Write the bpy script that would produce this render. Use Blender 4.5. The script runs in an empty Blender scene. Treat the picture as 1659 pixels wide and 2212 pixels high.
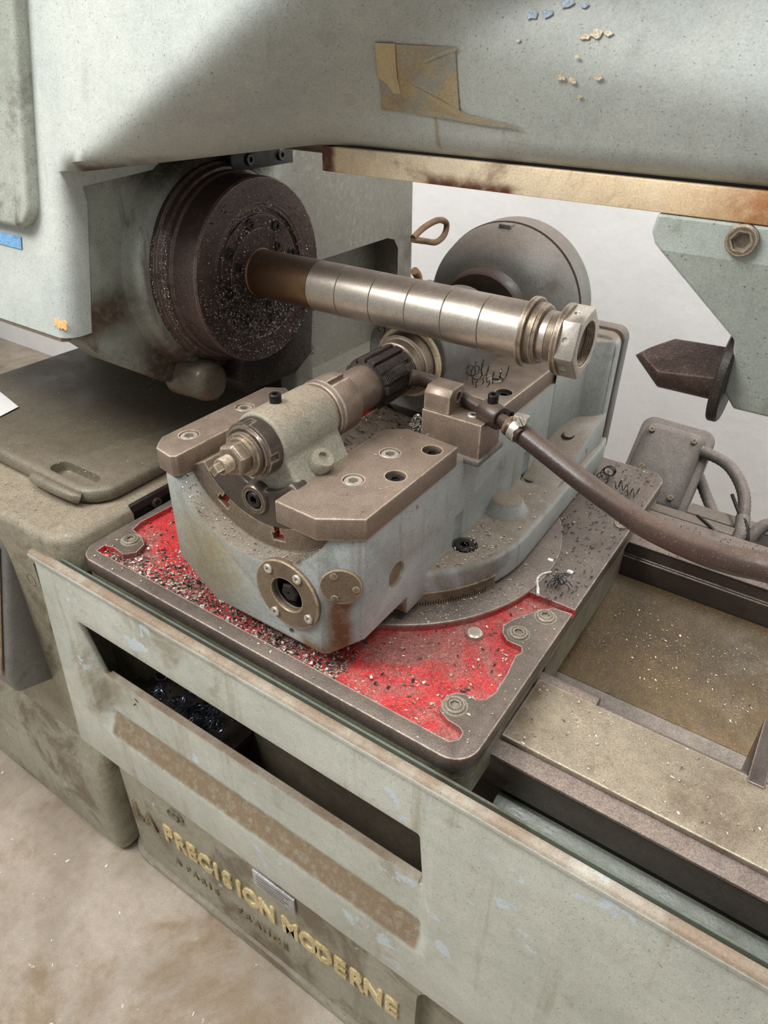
import bpy, bmesh, math, random
from mathutils import Vector, Matrix
import numpy as np

random.seed(7)
PI = math.pi
SC = bpy.context.scene
COL = SC.collection
ZO = 1.40                       # eye height: coordinates below are measured from eye level, floor is -1.40

# ------------------------------------------------------------------ camera
cam = bpy.data.cameras.new('camera')
camo = bpy.data.objects.new('camera', cam)
COL.objects.link(camo)
R = Matrix(((0.82673, 0.32059, -0.46231), (0.56240, -0.45076, 0.69317), (0.01384, -0.83307, -0.55299)))
right = R @ Vector((1, 0, 0)); up = R @ Vector((0, -1, 0)); back = R @ Vector((0, 0, -1))
m = Matrix((right, up, back)).transposed().to_4x4()
m.translation = Vector((0, 0, ZO))
camo.matrix_world = m
cam.sensor_fit = 'HORIZONTAL'
cam.sensor_width = 36.0
cam.lens = 1526.4 / 1659 * 36.0
cam.clip_start = 0.02
SC.camera = camo

# ------------------------------------------------------------------ light
def lin(c):
    return tuple(((v / 255) / 12.92 if v / 255 <= .04045 else (((v / 255) + .055) / 1.055) ** 2.4) for v in c)

world = bpy.data.worlds.new('world')
SC.world = world
world.use_nodes = True
wb = world.node_tree.nodes['Background']
wb.inputs[0].default_value = (0.985, 0.993, 1.0, 1)
wb.inputs[1].default_value = 0.27

def area(name, loc, target, sx, sy, power, col=(1, 1, 1)):
    l = bpy.data.lights.new(name, 'AREA')
    l.shape = 'RECTANGLE'; l.size = sx; l.size_y = sy; l.energy = power; l.color = col
    o = bpy.data.objects.new(name, l)
    COL.objects.link(o)
    o.location = (loc[0], loc[1], loc[2] + ZO)
    d = Vector(target) - Vector(loc)
    o.rotation_euler = d.to_track_quat('-Z', 'Y').to_euler()
    return o

area('ceiling_light_key', (-1.7, -0.9, 1.9), (-.5, .7, -.3), 1.5, 1.0, 78, (1.0, .99, .975))
area('ceiling_light_overhead', (0.5, 1.45, 2.1), (0.0, 1.2, -.6), 2.6, .5, 66, (1.0, .992, .98))
area('ceiling_light_rear', (-.4, 0.2, 2.4), (-.4, .8, -.6), 1.6, .7, 38, (1.0, .992, .98))

vs = SC.view_settings
vs.view_transform = 'Standard'; vs.look = 'None'; vs.gamma = 1.0; vs.use_curve_mapping = False
vs.exposure = 0.5

# ------------------------------------------------------------------ materials
def new_mat(name):
    mt = bpy.data.materials.new(name); mt.use_nodes = True
    nt = mt.node_tree
    bs = nt.nodes['Principled BSDF']
    return mt, nt, bs

class NT:
    def __init__(s, nt): s.nt = nt
    def n(s, t, **kw):
        nd = s.nt.nodes.new(t)
        for k, v in kw.items(): setattr(nd, k, v)
        return nd
    def l(s, a, b): s.nt.links.new(a, b)
    def noise(s, vec, scale, detail=4, rough=.6, dist=0.0):
        nd = s.n('ShaderNodeTexNoise')
        nd.inputs['Scale'].default_value = scale; nd.inputs['Detail'].default_value = detail
        nd.inputs['Roughness'].default_value = rough; nd.inputs['Distortion'].default_value = dist
        s.l(vec, nd.inputs['Vector']); return nd.outputs['Fac']
    def ramp(s, fac, a, b, lo=0.0, hi=1.0):
        nd = s.n('ShaderNodeMapRange'); nd.clamp = True
        nd.interpolation_type = 'SMOOTHSTEP'
        nd.inputs[1].default_value = a; nd.inputs[2].default_value = b
        nd.inputs[3].default_value = lo; nd.inputs[4].default_value = hi
        s.l(fac, nd.inputs[0]); return nd.outputs[0]
    def math(s, op, a, b):
        nd = s.n('ShaderNodeMath'); nd.operation = op
        for i, v in enumerate((a, b)):
            if isinstance(v, (int, float)): nd.inputs[i].default_value = v
            else: s.l(v, nd.inputs[i])
        return nd.outputs[0]
    def mix(s, fac, a, b):
        nd = s.n('ShaderNodeMix'); nd.data_type = 'RGBA'
        if isinstance(fac, (int, float)): nd.inputs[0].default_value = fac
        else: s.l(fac, nd.inputs[0])
        for i, v in ((6, a), (7, b)):
            if isinstance(v, tuple): nd.inputs[i].default_value = (*v[:3], 1)
            else: s.l(v, nd.inputs[i])
        return nd.outputs[2]
    def scalevec(s, vec, sc):
        nd = s.n('ShaderNodeVectorMath'); nd.operation = 'MULTIPLY'
        s.l(vec, nd.inputs[0]); nd.inputs[1].default_value = sc; return nd.outputs[0]

def surf(name, base, base2=None, dirt=(70, 58, 44), dirt_amt=.35, dust=None, dust_amt=0.0, chip=None, chip_amt=0.0,
         metal=0.0, rough=.5, speck=.3, sparkle=0.0, streak=0.0, streak_dir='Z', bump=.15, bscale=220, dscale=9, stains=(), spec=.5, grain=.35, edge=None, edge_r=.0030, vscale=5, dust_lo=.45):
    """worn surface: base colour variation, blotchy dirt, streaks, paint chips, specks, settled dust on upward faces"""
    mt, nt, bs = new_mat(name)
    g = NT(nt)
    geo = g.n('ShaderNodeNewGeometry'); pos = geo.outputs['Position']
    c = lin(base); c2 = lin(base2 if base2 else tuple(v * .88 for v in base))
    col = g.mix(g.ramp(g.noise(pos, vscale, 5, .6), .35, .65), c, c2)
    mt_rough = rough
    if streak:
        sc = {'Z': (40, 40, 3), 'X': (2.5, 60, 60), 'Y': (60, 3, 60)}[streak_dir]
        st = g.noise(g.scalevec(pos, sc), 1.0, 5, .6)
        col = g.mix(g.ramp(st, .55, .75, 0, streak), col, lin(dirt))
    if dirt_amt:
        d = g.noise(pos, dscale, 8, .68, .6)
        lo = .68 - .34 * dirt_amt
        fac = g.ramp(d, lo, lo + .16, 0, min(1, .45 + dirt_amt * .5))
        col = g.mix(fac, col, lin(dirt))
        d2 = g.noise(pos, dscale * 6, 6, .7)
        col = g.mix(g.ramp(d2, .55, .72, 0, .28 * min(1, dirt_amt * 2)), col, lin(dirt))
    if chip:
        cn = g.noise(pos, 16, 4, .62, .3)
        lo = .72 - .12 * chip_amt
        col = g.mix(g.ramp(cn, lo, lo + .02, 0, .7), col, lin(chip))
    for (ax0, ax1, z0, z1, axis, scol, soft) in stains:      # oil / rust runs and toned areas with a place and outline of their own
        sep = g.n('ShaderNodeSeparateXYZ'); g.l(pos, sep.inputs[0])
        wob = g.noise(pos, 60, 4, .6)
        a = g.math('ADD', sep.outputs[axis], g.math('MULTIPLY', g.math('SUBTRACT', wob, .5), soft * 1.6))
        z = g.math('ADD', sep.outputs[2], g.math('MULTIPLY', g.math('SUBTRACT', wob, .5), soft * 1.2))
        f = g.math('MULTIPLY', g.ramp(a, ax0 - soft, ax0 + soft), g.ramp(a, ax1 - soft, ax1 + soft, 1, 0))
        f2 = g.math('MULTIPLY', g.ramp(z, z0 - soft, z0 + soft), g.ramp(z, z1 - soft, z1 + soft, 1, 0))
        f = g.math('MULTIPLY', g.math('MULTIPLY', f, f2), g.ramp(g.noise(pos, 90, 5, .7), .3, .55, .68, .97))
        col = g.mix(f, col, lin(scol))
    rsock = None
    if dust:
        sepn = g.n('ShaderNodeSeparateXYZ'); g.l(geo.outputs['Normal'], sepn.inputs[0])
        up_ = g.ramp(sepn.outputs[2], dust_lo, min(.95, dust_lo + .4))
        dn = g.ramp(g.noise(pos, 14, 6, .65), .25, .6, .55, 1)
        fd = g.math('MULTIPLY', g.math('MULTIPLY', up_, dn), dust_amt)
        dc = g.mix(g.noise(pos, 300, 2, .5), tuple(v * .75 for v in lin(dust)), tuple(v * 1.25 for v in lin(dust)))
        col = g.mix(fd, col, dc)
        rsock = g.ramp(fd, 0, 1, rough, max(rough, .62))
        if metal: g.l(g.ramp(fd, 0, 1, metal, metal * .45), bs.inputs['Metallic'])
    elif metal:
        bs.inputs['Metallic'].default_value = metal
    if speck:
        sp = g.noise(pos, 430, 3, .6)
        col = g.mix(g.ramp(sp, .63, .70, 0, speck * .8), col, lin((48, 40, 34)))
        sp = g.noise(pos, 150, 4, .65)
        col = g.mix(g.ramp(sp, .69, .74, 0, speck), col, lin((48, 40, 34)))
    if sparkle:
        sp = g.noise(pos, 900, 1, .5)
        col = g.mix(g.ramp(sp, .69, .75, 0, sparkle * .8), col, lin((196, 184, 168)))
    if edge:
        bvn = g.n('ShaderNodeBevel'); bvn.samples = 4; bvn.inputs['Radius'].default_value = edge_r
        dt = g.n('ShaderNodeVectorMath'); dt.operation = 'DOT_PRODUCT'
        g.l(bvn.outputs[0], dt.inputs[0]); g.l(geo.outputs['Normal'], dt.inputs[1])
        ew = g.math('MULTIPLY', g.ramp(g.math('SUBTRACT', 1.0, dt.outputs['Value']), .004, .05), g.ramp(g.noise(pos, 70, 4, .6), .3, .5, .35, 1))
        col = g.mix(g.math('MULTIPLY', ew, .8), col, lin(edge))
    if grain:
        gn = g.ramp(g.noise(pos, 520, 3, .7), .3, .7, 1 - grain, 1 + grain)
        gn2 = g.ramp(g.noise(pos, 70, 6, .75), .3, .7, 1 - grain * .5, 1 + grain * .5)
        mm = g.n('ShaderNodeVectorMath'); mm.operation = 'SCALE'
        g.l(col, mm.inputs[0]); g.l(g.math('MULTIPLY', gn, gn2), mm.inputs['Scale']); col = mm.outputs[0]
    g.l(col, bs.inputs['Base Color'])
    bs.inputs['Specular IOR Level'].default_value = spec
    rn = g.noise(pos, 30, 5, .6)
    if rsock is None: rsock = g.ramp(rn, .3, .7, rough - .08, rough + .1)
    g.l(rsock, bs.inputs['Roughness'])
    if bump:
        b = g.n('ShaderNodeBump'); b.inputs['Strength'].default_value = bump; b.inputs['Distance'].default_value = .002
        g.l(g.noise(pos, bscale, 3, .6), b.inputs['Height']); g.l(b.outputs[0], bs.inputs['Normal'])
    return mt

GREEN = (176, 181, 171); GREEN2 = (160, 167, 160)
DUST = (112, 99, 86)
M = {}
M['column'] = surf('headstock_paint', (188, 192, 184), (172, 178, 172), dirt=(122, 110, 88), dirt_amt=.14, chip=(176, 192, 204), chip_amt=.02, rough=.42, speck=.7, streak=.22, bump=.10, dscale=5, grain=.10,
                   stains=[(-.80, -.60, 1.255, 1.283, 0, (84, 66, 48), .012), (-.4055, -.4015, 1.31, 1.40, 0, (158, 148, 120), .0025)])
M['tail'] = surf('tailstock_paint', (178, 186, 176), (162, 170, 161), dirt=(106, 98, 74), dirt_amt=.32, rough=.4, speck=.9, streak=.3, bump=.1, grain=.12)
M['side'] = surf('headstock_side_paint', (166, 170, 158), (140, 144, 132), dirt=(64, 50, 36), dirt_amt=.5, rough=.36, speck=.8, sparkle=.6, streak=.75, bump=.12, dscale=7, grain=.16,
                 stains=[(.60, 1.1, .88, 1.045, 1, (66, 54, 40), .03), (.62, .92, 1.24, 1.30, 1, (58, 46, 36), .02), (.5, .60, 1.07, 1.12, 1, (72, 56, 40), .02), (.93, 1.6, .6, 1.5, 1, (112, 108, 98), .05)])  # side darker than the front paint, its whole rear part greyer
M['panel'] = surf('guard_paint', (196, 198, 186), (178, 181, 169), dirt=(128, 110, 82), dirt_amt=.36, dust=(124, 107, 88), dust_amt=1.0, dust_lo=.3, chip=(198, 212, 222), chip_amt=.75, rough=.4, speck=.8, streak=.45, bump=.1, grain=.12, dscale=7,
                  stains=[(-.80, -.205, .436, .478, 0, (124, 106, 82), .005)])
M['plinth'] = surf('plinth_paint', (160, 156, 138), (138, 134, 116), dirt=(92, 76, 56), dirt_amt=.55, dust=DUST, dust_amt=.9, chip=(184, 200, 212), chip_amt=.3, rough=.5, speck=.8, streak=.4, grain=.2)
M['blue'] = surf('swivel_paint', (160, 163, 158), (142, 147, 145), dirt=(96, 84, 64), dirt_amt=.38, dust=(116, 104, 89), dust_amt=1.0, chip=(100, 80, 60), chip_amt=.1, rough=.38, speck=.8, streak=.5, bump=.12, grain=.14,
                 stains=[(-.372, -.350, .825, .905, 0, (98, 54, 18), .006), (-.41, -.34, .812, .83, 0, (116, 92, 58), .008), (-.60, -.50, .82, .94, 0, (140, 130, 102), .05)])
M['bracket'] = surf('bearing_paint', (150, 147, 132), (130, 126, 112), dirt=(84, 72, 56), dirt_amt=.4, dust=(130, 116, 98), dust_amt=.85, rough=.42, speck=.6, bump=.2, grain=.25)
M['grey'] = surf('grey_casting', (114, 112, 106), (98, 96, 91), dirt=(74, 60, 47), dirt_amt=.4, dust=(108, 96, 86), dust_amt=.95, rough=.45, speck=.8, grain=.2)
M['lid'] = surf('lid_paint', (108, 101, 84), (86, 80, 66), dirt=(66, 56, 43), dirt_amt=.45, dust=(106, 96, 80), dust_amt=.7, rough=.26, speck=.9, sparkle=.4, grain=.25)
M['casting'] = surf('bed_end_paint', (152, 146, 126), (126, 120, 102), dirt=(78, 66, 50), dirt_amt=.5, dust=(122, 110, 92), dust_amt=.9, chip=(186, 200, 206), chip_amt=.2, rough=.38, speck=.8, sparkle=.35, grain=.25)
M['table'] = surf('table_iron', (108, 96, 87), (92, 82, 74), dirt=(66, 56, 48), dirt_amt=.28, metal=.35, rough=.42, speck=.8, sparkle=.6, bump=.14, bscale=500, grain=.28, edge=(206, 190, 174))
M['tside'] = surf('table_side', (132, 130, 110), (106, 102, 86), dirt=(72, 58, 42), dirt_amt=.5, rough=.42, speck=.8, streak=.5, sparkle=.3, grain=.25)
M['red'] = surf('red_recess', (174, 40, 43), (156, 52, 51), dirt=(130, 90, 82), dirt_amt=.72, rough=.5, speck=1.0, sparkle=1.0, bump=.4, dscale=9, grain=.45)
M['redpure'] = surf('red_slot', (150, 14, 18), dirt_amt=.1, rough=.4, speck=.1)
M['plate'] = surf('clamp_steel', (144, 127, 112), (128, 113, 100), dirt=(86, 73, 60), dirt_amt=.22, metal=.45, rough=.42, speck=.45, sparkle=.4, bump=.07, bscale=500, grain=.18, edge=(232, 214, 190))
M['disc'] = surf('spindle_iron', (92, 76, 70), (72, 59, 54), dirt=(46, 37, 32), dirt_amt=.3, metal=.45, rough=.36, speck=.6, sparkle=.9, bump=.25, grain=.3, edge=(140, 122, 112))
M['dark'] = surf('grimy_iron', (62, 54, 47), (48, 41, 36), dirt=(34, 28, 24), dirt_amt=.4, metal=.3, rough=.45, speck=.5, sparkle=.6, grain=.3)
M['black'] = surf('black_oxide', (44, 41, 39), (36, 33, 31), dirt=(60, 50, 42), dirt_amt=.2, metal=.5, rough=.42, speck=.2)
M['arbor'] = surf('ground_steel', (206, 197, 184), (192, 182, 168), dirt=(140, 120, 98), dirt_amt=.12, dust=(118, 103, 90), dust_amt=.8, metal=.85, rough=.38, speck=.25, bump=.04, streak=.2, streak_dir='Y', bscale=700, grain=.12)
M['arborbrown'] = surf('stained_steel', (150, 118, 84), (124, 96, 72), dirt=(78, 56, 42), dirt_amt=.3, dust=(92, 76, 66), dust_amt=.85, metal=.75, rough=.36, speck=.4, bump=.05, grain=.15)
M['steel'] = surf('bright_steel', (192, 185, 174), (168, 160, 148), dirt=(104, 90, 72), dirt_amt=.25, metal=.6, rough=.34, speck=.3, bump=.06, grain=.15, edge=(238, 228, 212))
M['brownsteel'] = surf('browned_steel', (136, 121, 105), (112, 100, 87), dirt=(72, 60, 49), dirt_amt=.3, metal=.5, rough=.38, speck=.5, bump=.1, grain=.25, edge=(214, 198, 172))
M['hob'] = surf('hob_steel', (98, 88, 83), (78, 70, 66), dirt=(50, 42, 38), dirt_amt=.3, metal=.6, rough=.32, speck=.3, grain=.2, edge=(170, 158, 148), edge_r=.0005)
M['strip'] = surf('slideway_bronze', (238, 220, 188), (224, 196, 154), dirt=(90, 48, 26), dirt_amt=.42, metal=.12, rough=.40, speck=.5, streak=.6, streak_dir='X', dscale=11, bump=.08, grain=.14,
                  stains=[(-.565, -.543, 1.26, 1.32, 0, (86, 44, 32), .006), (-.42, -.32, 1.270, 1.284, 0, (92, 44, 24), .006), (-.115, .6, 1.2, 1.34, 0, (160, 96, 42), .05)])
M['guard'] = surf('way_guard_steel', (142, 131, 112), (124, 112, 94), dirt=(98, 82, 64), dirt_amt=.5, metal=.15, rough=.45, speck=.8, sparkle=.6, bump=.06, grain=.25, edge=(220, 206, 184))
M['way'] = surf('slideway_iron', (92, 82, 76), (72, 64, 59), dirt=(50, 42, 37), dirt_amt=.3, metal=.4, rough=.32, speck=.4, streak=.5, streak_dir='X', sparkle=.3, grain=.2, edge=(170, 154, 138))
M['waytop'] = surf('slideway_dusty', (122, 108, 98), (110, 98, 90), dirt=(64, 54, 46), dirt_amt=.25, metal=.2, rough=.6, speck=.85, sparkle=.3)
M['pan'] = surf('chip_pan_oily', (100, 79, 45), (76, 60, 34), dirt=(50, 38, 22), dirt_amt=.4, rough=.42, spec=.3, speck=.5, sparkle=1.0, streak=.35, grain=.35)
M['pangrey'] = surf('chip_pan_grey', (124, 114, 104), (108, 98, 88), dirt=(70, 58, 48), dirt_amt=.4, rough=.42, speck=.6, sparkle=.5)
M['trough'] = surf('bed_trough', (100, 106, 94), (84, 90, 80), dirt=(66, 58, 42), dirt_amt=.4, rough=.34, speck=.6, grain=.15)
M['bedwall'] = surf('bed_inner_wall', (136, 126, 108), (112, 102, 86), dirt=(70, 58, 46), dirt_amt=.4, rough=.5, speck=.5, grain=.2)
M['hose'] = surf('rubber_hose', (66, 51, 44), (54, 41, 36), dirt=(88, 54, 34), dirt_amt=.2, dust=(104, 87, 76), dust_amt=.5, rough=.36, speck=.3, sparkle=.5, grain=.15)
M['conduit'] = surf('conduit_dusty', (108, 102, 96), (94, 88, 82), dirt=(60, 52, 46), dirt_amt=.3, dust=(120, 108, 100), dust_amt=.7, rough=.6, speck=.5)
M['jbox'] = surf('box_dusty', (116, 110, 104), (100, 95, 89), dirt=(72, 60, 50), dirt_amt=.25, dust=(118, 107, 99), dust_amt=.8, rough=.5, speck=1.0, grain=.3)
M['brass'] = surf('gilt_letter', (212, 194, 146), (188, 168, 118), dirt=(110, 92, 66), dirt_amt=.15, metal=.1, rough=.42, speck=.3)
M['dimbrass'] = surf('dirty_letter', (136, 120, 90), (120, 106, 80), dirt=(100, 86, 66), dirt_amt=.5, metal=.2, rough=.55, speck=.4)
M['bronze'] = surf('bronze_cover', (130, 113, 93), (112, 97, 79), dirt=(76, 60, 44), dirt_amt=.4, metal=.25, rough=.45, speck=.7, grain=.25, edge=(188, 168, 138))
M['alu'] = surf('alu_plate', (196, 200, 202), (178, 182, 184), dirt=(130, 128, 120), dirt_amt=.3, metal=.5, rough=.4, speck=.4)
M['tape'] = surf('masking_tape', (206, 190, 150), (194, 176, 134), dirt=(150, 128, 90), dirt_amt=.25, rough=.6, speck=.2, bump=.4, bscale=60, grain=.08)
M['tapeglue'] = surf('tape_residue', (176, 158, 122), (158, 156, 142), dirt=(136, 110, 76), dirt_amt=.45, rough=.6, speck=.6, grain=.12, vscale=45)
M['paper'] = surf('paper_white', (238, 236, 232), (230, 228, 224), dirt_amt=0, rough=.7, speck=0, bump=0, grain=.03)
M['bluetag'] = surf('blue_tag', (120, 170, 210), (110, 160, 200), dirt_amt=0, rough=.5, speck=.05, bump=0)
M['orange'] = surf('orange_primer', (206, 128, 84), (214, 168, 110), dirt_amt=.1, rough=.6, speck=.1, bump=.3)
M['rope'] = surf('woven_cord', (140, 110, 76), (96, 74, 52), dirt=(60, 46, 34), dirt_amt=.4, rough=.8, speck=.3, dscale=40)
M['wall'] = surf('white_plaster', (234, 232, 230), (228, 226, 224), dirt=(200, 194, 188), dirt_amt=.12, rough=.8, speck=.04, bump=.6, bscale=26, grain=.03)
M['floor'] = surf('concrete', (164, 152, 137), (140, 128, 112), dirt=(116, 94, 62), dirt_amt=.55, rough=.42, speck=.6, sparkle=.3, dscale=3.2, bump=.15, bscale=90, chip=(190, 183, 176), chip_amt=.2, grain=.16)
M['white'] = surf('white_plastic', (226, 224, 218), dirt_amt=.1, rough=.5, speck=.05)
M['swarf_bright'] = surf('swarf_bright', (226, 216, 198), (84, 74, 64), dirt_amt=0, metal=.3, rough=.35, speck=0, bump=0, grain=.3, vscale=190)
M['swarf_dark'] = surf('swarf_dark', (96, 86, 78), (36, 32, 30), dirt_amt=0, metal=.3, rough=.4, speck=0, bump=0, grain=.3, vscale=190)
M['swarf_blue'] = surf('swarf_blue', (74, 80, 90), (54, 58, 66), dirt_amt=0, metal=.7, rough=.25, speck=0, bump=0, grain=0)
M['oilsteel'] = surf('oily_steel', (88, 79, 71), (70, 62, 56), dirt=(48, 40, 34), dirt_amt=.25, metal=.5, rough=.3, speck=.4, grain=.2, edge=(176, 160, 142))
M['hubrust'] = surf('hub_rust', (82, 64, 50), (64, 50, 40), dirt=(46, 34, 27), dirt_amt=.4, rough=.5, speck=.5, grain=.25)
M['flake'] = surf('bare_flake', (226, 214, 190), (208, 190, 156), dirt_amt=.1, rough=.5, speck=.2)
M['flakeblue'] = surf('blue_flake', (170, 188, 200), (160, 178, 190), dirt_amt=.1, rough=.5, speck=.2)
M['rust'] = surf('gasket_rust', (84, 48, 32), (70, 40, 28), dirt_amt=.2, rough=.6, speck=.2)

# ------------------------------------------------------------------ mesh helpers
WL = {}
def tag(o, label=None, cat=None, group=None, kind=None):
    if label: o['label'] = label
    if cat: o['category'] = cat
    if group: o['group'] = group
    if kind: o['kind'] = kind
    return o

def thing(name, loc, label, cat, group=None):
    o = bpy.data.objects.new(name, None)
    o.empty_display_size = .02
    COL.objects.link(o)
    o.location = (loc[0], loc[1], loc[2] + ZO)
    WL[o] = Vector(loc)
    return tag(o, label, cat, group)

def finish(me, smooth):
    if smooth:
        me.polygons.foreach_set('use_smooth', [True] * len(me.polygons))
        me.set_sharp_from_angle(angle=math.radians(smooth))

def obj(name, bm, mat, parent=None, smooth=35, origin=None):
    """links a bmesh (in eye-level coordinates) as one mesh object, child of parent"""
    bmesh.ops.recalc_face_normals(bm, faces=bm.faces[:])
    me = bpy.data.meshes.new(name)
    vs_ = [v.co for v in bm.verts]
    if origin is None:
        lo = Vector((min(v.x for v in vs_), min(v.y for v in vs_), min(v.z for v in vs_)))
        hi = Vector((max(v.x for v in vs_), max(v.y for v in vs_), max(v.z for v in vs_)))
        origin = Vector(((lo.x + hi.x) / 2, (lo.y + hi.y) / 2, lo.z))
    origin = Vector(origin)
    bmesh.ops.translate(bm, verts=bm.verts[:], vec=-origin)
    bm.to_mesh(me); bm.free()
    for mm in (mat if isinstance(mat, (list, tuple)) else [mat]): me.materials.append(M[mm])
    finish(me, smooth)
    o = bpy.data.objects.new(name, me)
    COL.objects.link(o)
    WL[o] = origin
    if parent:
        o.parent = parent
        o.location = origin - WL[parent]
    else:
        o.location = (origin.x, origin.y, origin.z + ZO)
    return o

def struct(name, bm, mat, **k):
    o = obj(name, bm, mat, **k); o['kind'] = 'structure'; return o

def rings_bm(rings, cap0=True, cap1=True, closed=False, bm=None):
    bm = bm or bmesh.new()
    vr = [[bm.verts.new(p) for p in r] for r in rings]
    n = len(vr[0])
    idx = list(range(len(vr) - 1)) + ([-1] if closed else [])
    for i in idx:
        a, b = vr[i], vr[(i + 1)]
        for j in range(n):
            k = (j + 1) % n
            try: bm.faces.new((a[j], a[k], b[k], b[j]))
            except ValueError: pass
    if not closed:
        if cap0: bm.faces.new(vr[0][::-1])
        if cap1: bm.faces.new(vr[-1])
    return bm

AX = {'X': (Vector((0, 1, 0)), Vector((0, 0, 1)), Vector((1, 0, 0))),
      'Y': (Vector((1, 0, 0)), Vector((0, 0, 1)), Vector((0, 1, 0))),
      'Z': (Vector((1, 0, 0)), Vector((0, 1, 0)), Vector((0, 0, 1)))}

def lathe(axis, c, prof, n=48, cap=(True, True), bm=None):
    """prof: (position along axis, radius); c: a point of the axis with axis component 0"""
    u, v, w = AX[axis] if isinstance(axis, str) else axis
    c = Vector(c)
    rr = []
    for a, r in prof:
        r = max(r, 1e-5)
        rr.append([c + w * a + u * (r * math.cos(2 * PI * i / n)) + v * (r * math.sin(2 * PI * i / n)) for i in range(n)])
    return rings_bm(rr, *cap, bm=bm)

def prism(poly, axis, a0, a1, bevel=0, seg=2):
    """poly in the plane of the two other axes: X->(y,z)  Y->(x,z)  Z->(x,y)"""
    u, v, w = AX[axis]
    bm = rings_bm([[u * p[0] + v * p[1] + w * a for p in poly] for a in (a0, a1)])
    if bevel: bev(bm, bevel, seg)
    return bm

def bev(bm, w, seg=2, ang=28):
    bmesh.ops.recalc_face_normals(bm, faces=bm.faces[:])
    ed = [e for e in bm.edges if len(e.link_faces) == 2 and e.calc_face_angle(0) > math.radians(ang)]
    bmesh.ops.bevel(bm, geom=ed, offset=w, segments=seg, profile=.5, affect='EDGES', clamp_overlap=True)
    return bm

def box(x0, x1, y0, y1, z0, z1, bevel=0, seg=2):
    return prism([(x0, y0), (x1, y0), (x1, y1), (x0, y1)], 'Z', z0, z1, bevel, seg)

def rrect(x0, x1, y0, y1, r, n=6):
    pts = []
    for cx, cy, a in ((x1 - r, y1 - r, 0), (x0 + r, y1 - r, 90), (x0 + r, y0 + r, 180), (x1 - r, y0 + r, 270)):
        for i in range(n + 1):
            t = math.radians(a + 90 * i / n); pts.append((cx + r * math.cos(t), cy + r * math.sin(t)))
    return pts

def arc(cx, cy, r, a0, a1, n):
    return [(cx + r * math.cos(math.radians(a0 + (a1 - a0) * i / n)), cy + r * math.sin(math.radians(a0 + (a1 - a0) * i / n))) for i in range(n + 1)]

def smooth_path(pts, sub=8):
    P = [Vector(p) for p in pts]; out = []
    for i in range(len(P) - 1):
        p0 = P[max(i - 1, 0)]; p1 = P[i]; p2 = P[i + 1]; p3 = P[min(i + 2, len(P) - 1)]
        for k in range(sub):
            t = k / sub
            out.append(.5 * ((2 * p1) + (p2 - p0) * t + (2 * p0 - 5 * p1 + 4 * p2 - p3) * t * t + (3 * p1 - p0 - 3 * p2 + p3) * t ** 3))
    out.append(P[-1]); return out

def tube(pts, r, n=12, caps=True, bm=None):
    P = [Vector(p) for p in pts]
    rr = []; nrm = None
    for i, p in enumerate(P):
        t = (P[min(i + 1, len(P) - 1)] - P[max(i - 1, 0)]).normalized()
        if nrm is None:
            nrm = t.orthogonal().normalized()
        else:
            nrm = (nrm - t * nrm.dot(t))
            nrm = nrm.normalized() if nrm.length > 1e-6 else t.orthogonal().normalized()
        b = t.cross(nrm)
        rad = r[i] if isinstance(r, (list, tuple)) else r
        rr.append([p + nrm * (rad * math.cos(2 * PI * k / n)) + b * (rad * math.sin(2 * PI * k / n)) for k in range(n)])
    return rings_bm(rr, caps, caps, bm=bm)

def boolean(bm, cutters, op='DIFFERENCE'):
    """bm and cutters are bmeshes; returns a new bmesh"""
    def tmp(b):
        bmesh.ops.recalc_face_normals(b, faces=b.faces[:])
        me = bpy.data.meshes.new('tmp'); b.to_mesh(me); b.free()
        o = bpy.data.objects.new('tmp', me); COL.objects.link(o); return o
    base = tmp(bm); cs = [tmp(c) for c in cutters]
    for c in cs:
        md = base.modifiers.new('b', 'BOOLEAN'); md.operation = op; md.object = c; md.solver = 'EXACT'
    dg = bpy.context.evaluated_depsgraph_get(); dg.update()
    me = bpy.data.meshes.new_from_object(base.evaluated_get(dg))
    out = bmesh.new(); out.from_mesh(me)
    for o in [base] + cs:
        md = o.data; bpy.data.objects.remove(o); bpy.data.meshes.remove(md)
    bpy.data.meshes.remove(me)
    bmesh.ops.remove_doubles(out, verts=out.verts[:], dist=1e-5)
    return out

def join(*bms):
    out = bmesh.new()
    for b in bms:
        me = bpy.data.meshes.new('t'); b.to_mesh(me); b.free(); out.from_mesh(me); bpy.data.meshes.remove(me)
    return out

# ---- screws: one mesh per kind, shared between all copies
MESH = {}
def socket_mesh(r, h, hexr, depth, mat, key):
    if key in MESH: return MESH[key]
    n = 24
    def circ(rad, z): return [Vector((rad * math.cos(2 * PI * i / n), rad * math.sin(2 * PI * i / n), z)) for i in range(n)]
    def hexa(rad, z):
        out = []
        for i in range(n):
            a = 2 * PI * i / n; k = (a % (PI / 3)) - PI / 6
            d = rad * math.cos(PI / 6) / math.cos(k)
            out.append(Vector((d * math.cos(a), d * math.sin(a), z)))
        return out
    bm = rings_bm([circ(r, -.004), circ(r, h - r * .12), circ(r * .9, h), hexa(hexr, h), hexa(hexr * .97, h - depth)])
    me = bpy.data.meshes.new(key)
    bmesh.ops.recalc_face_normals(bm, faces=bm.faces[:])
    bm.to_mesh(me); bm.free()
    me.materials.append(M[mat]); finish(me, 35)
    MESH[key] = me
    return me

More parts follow.
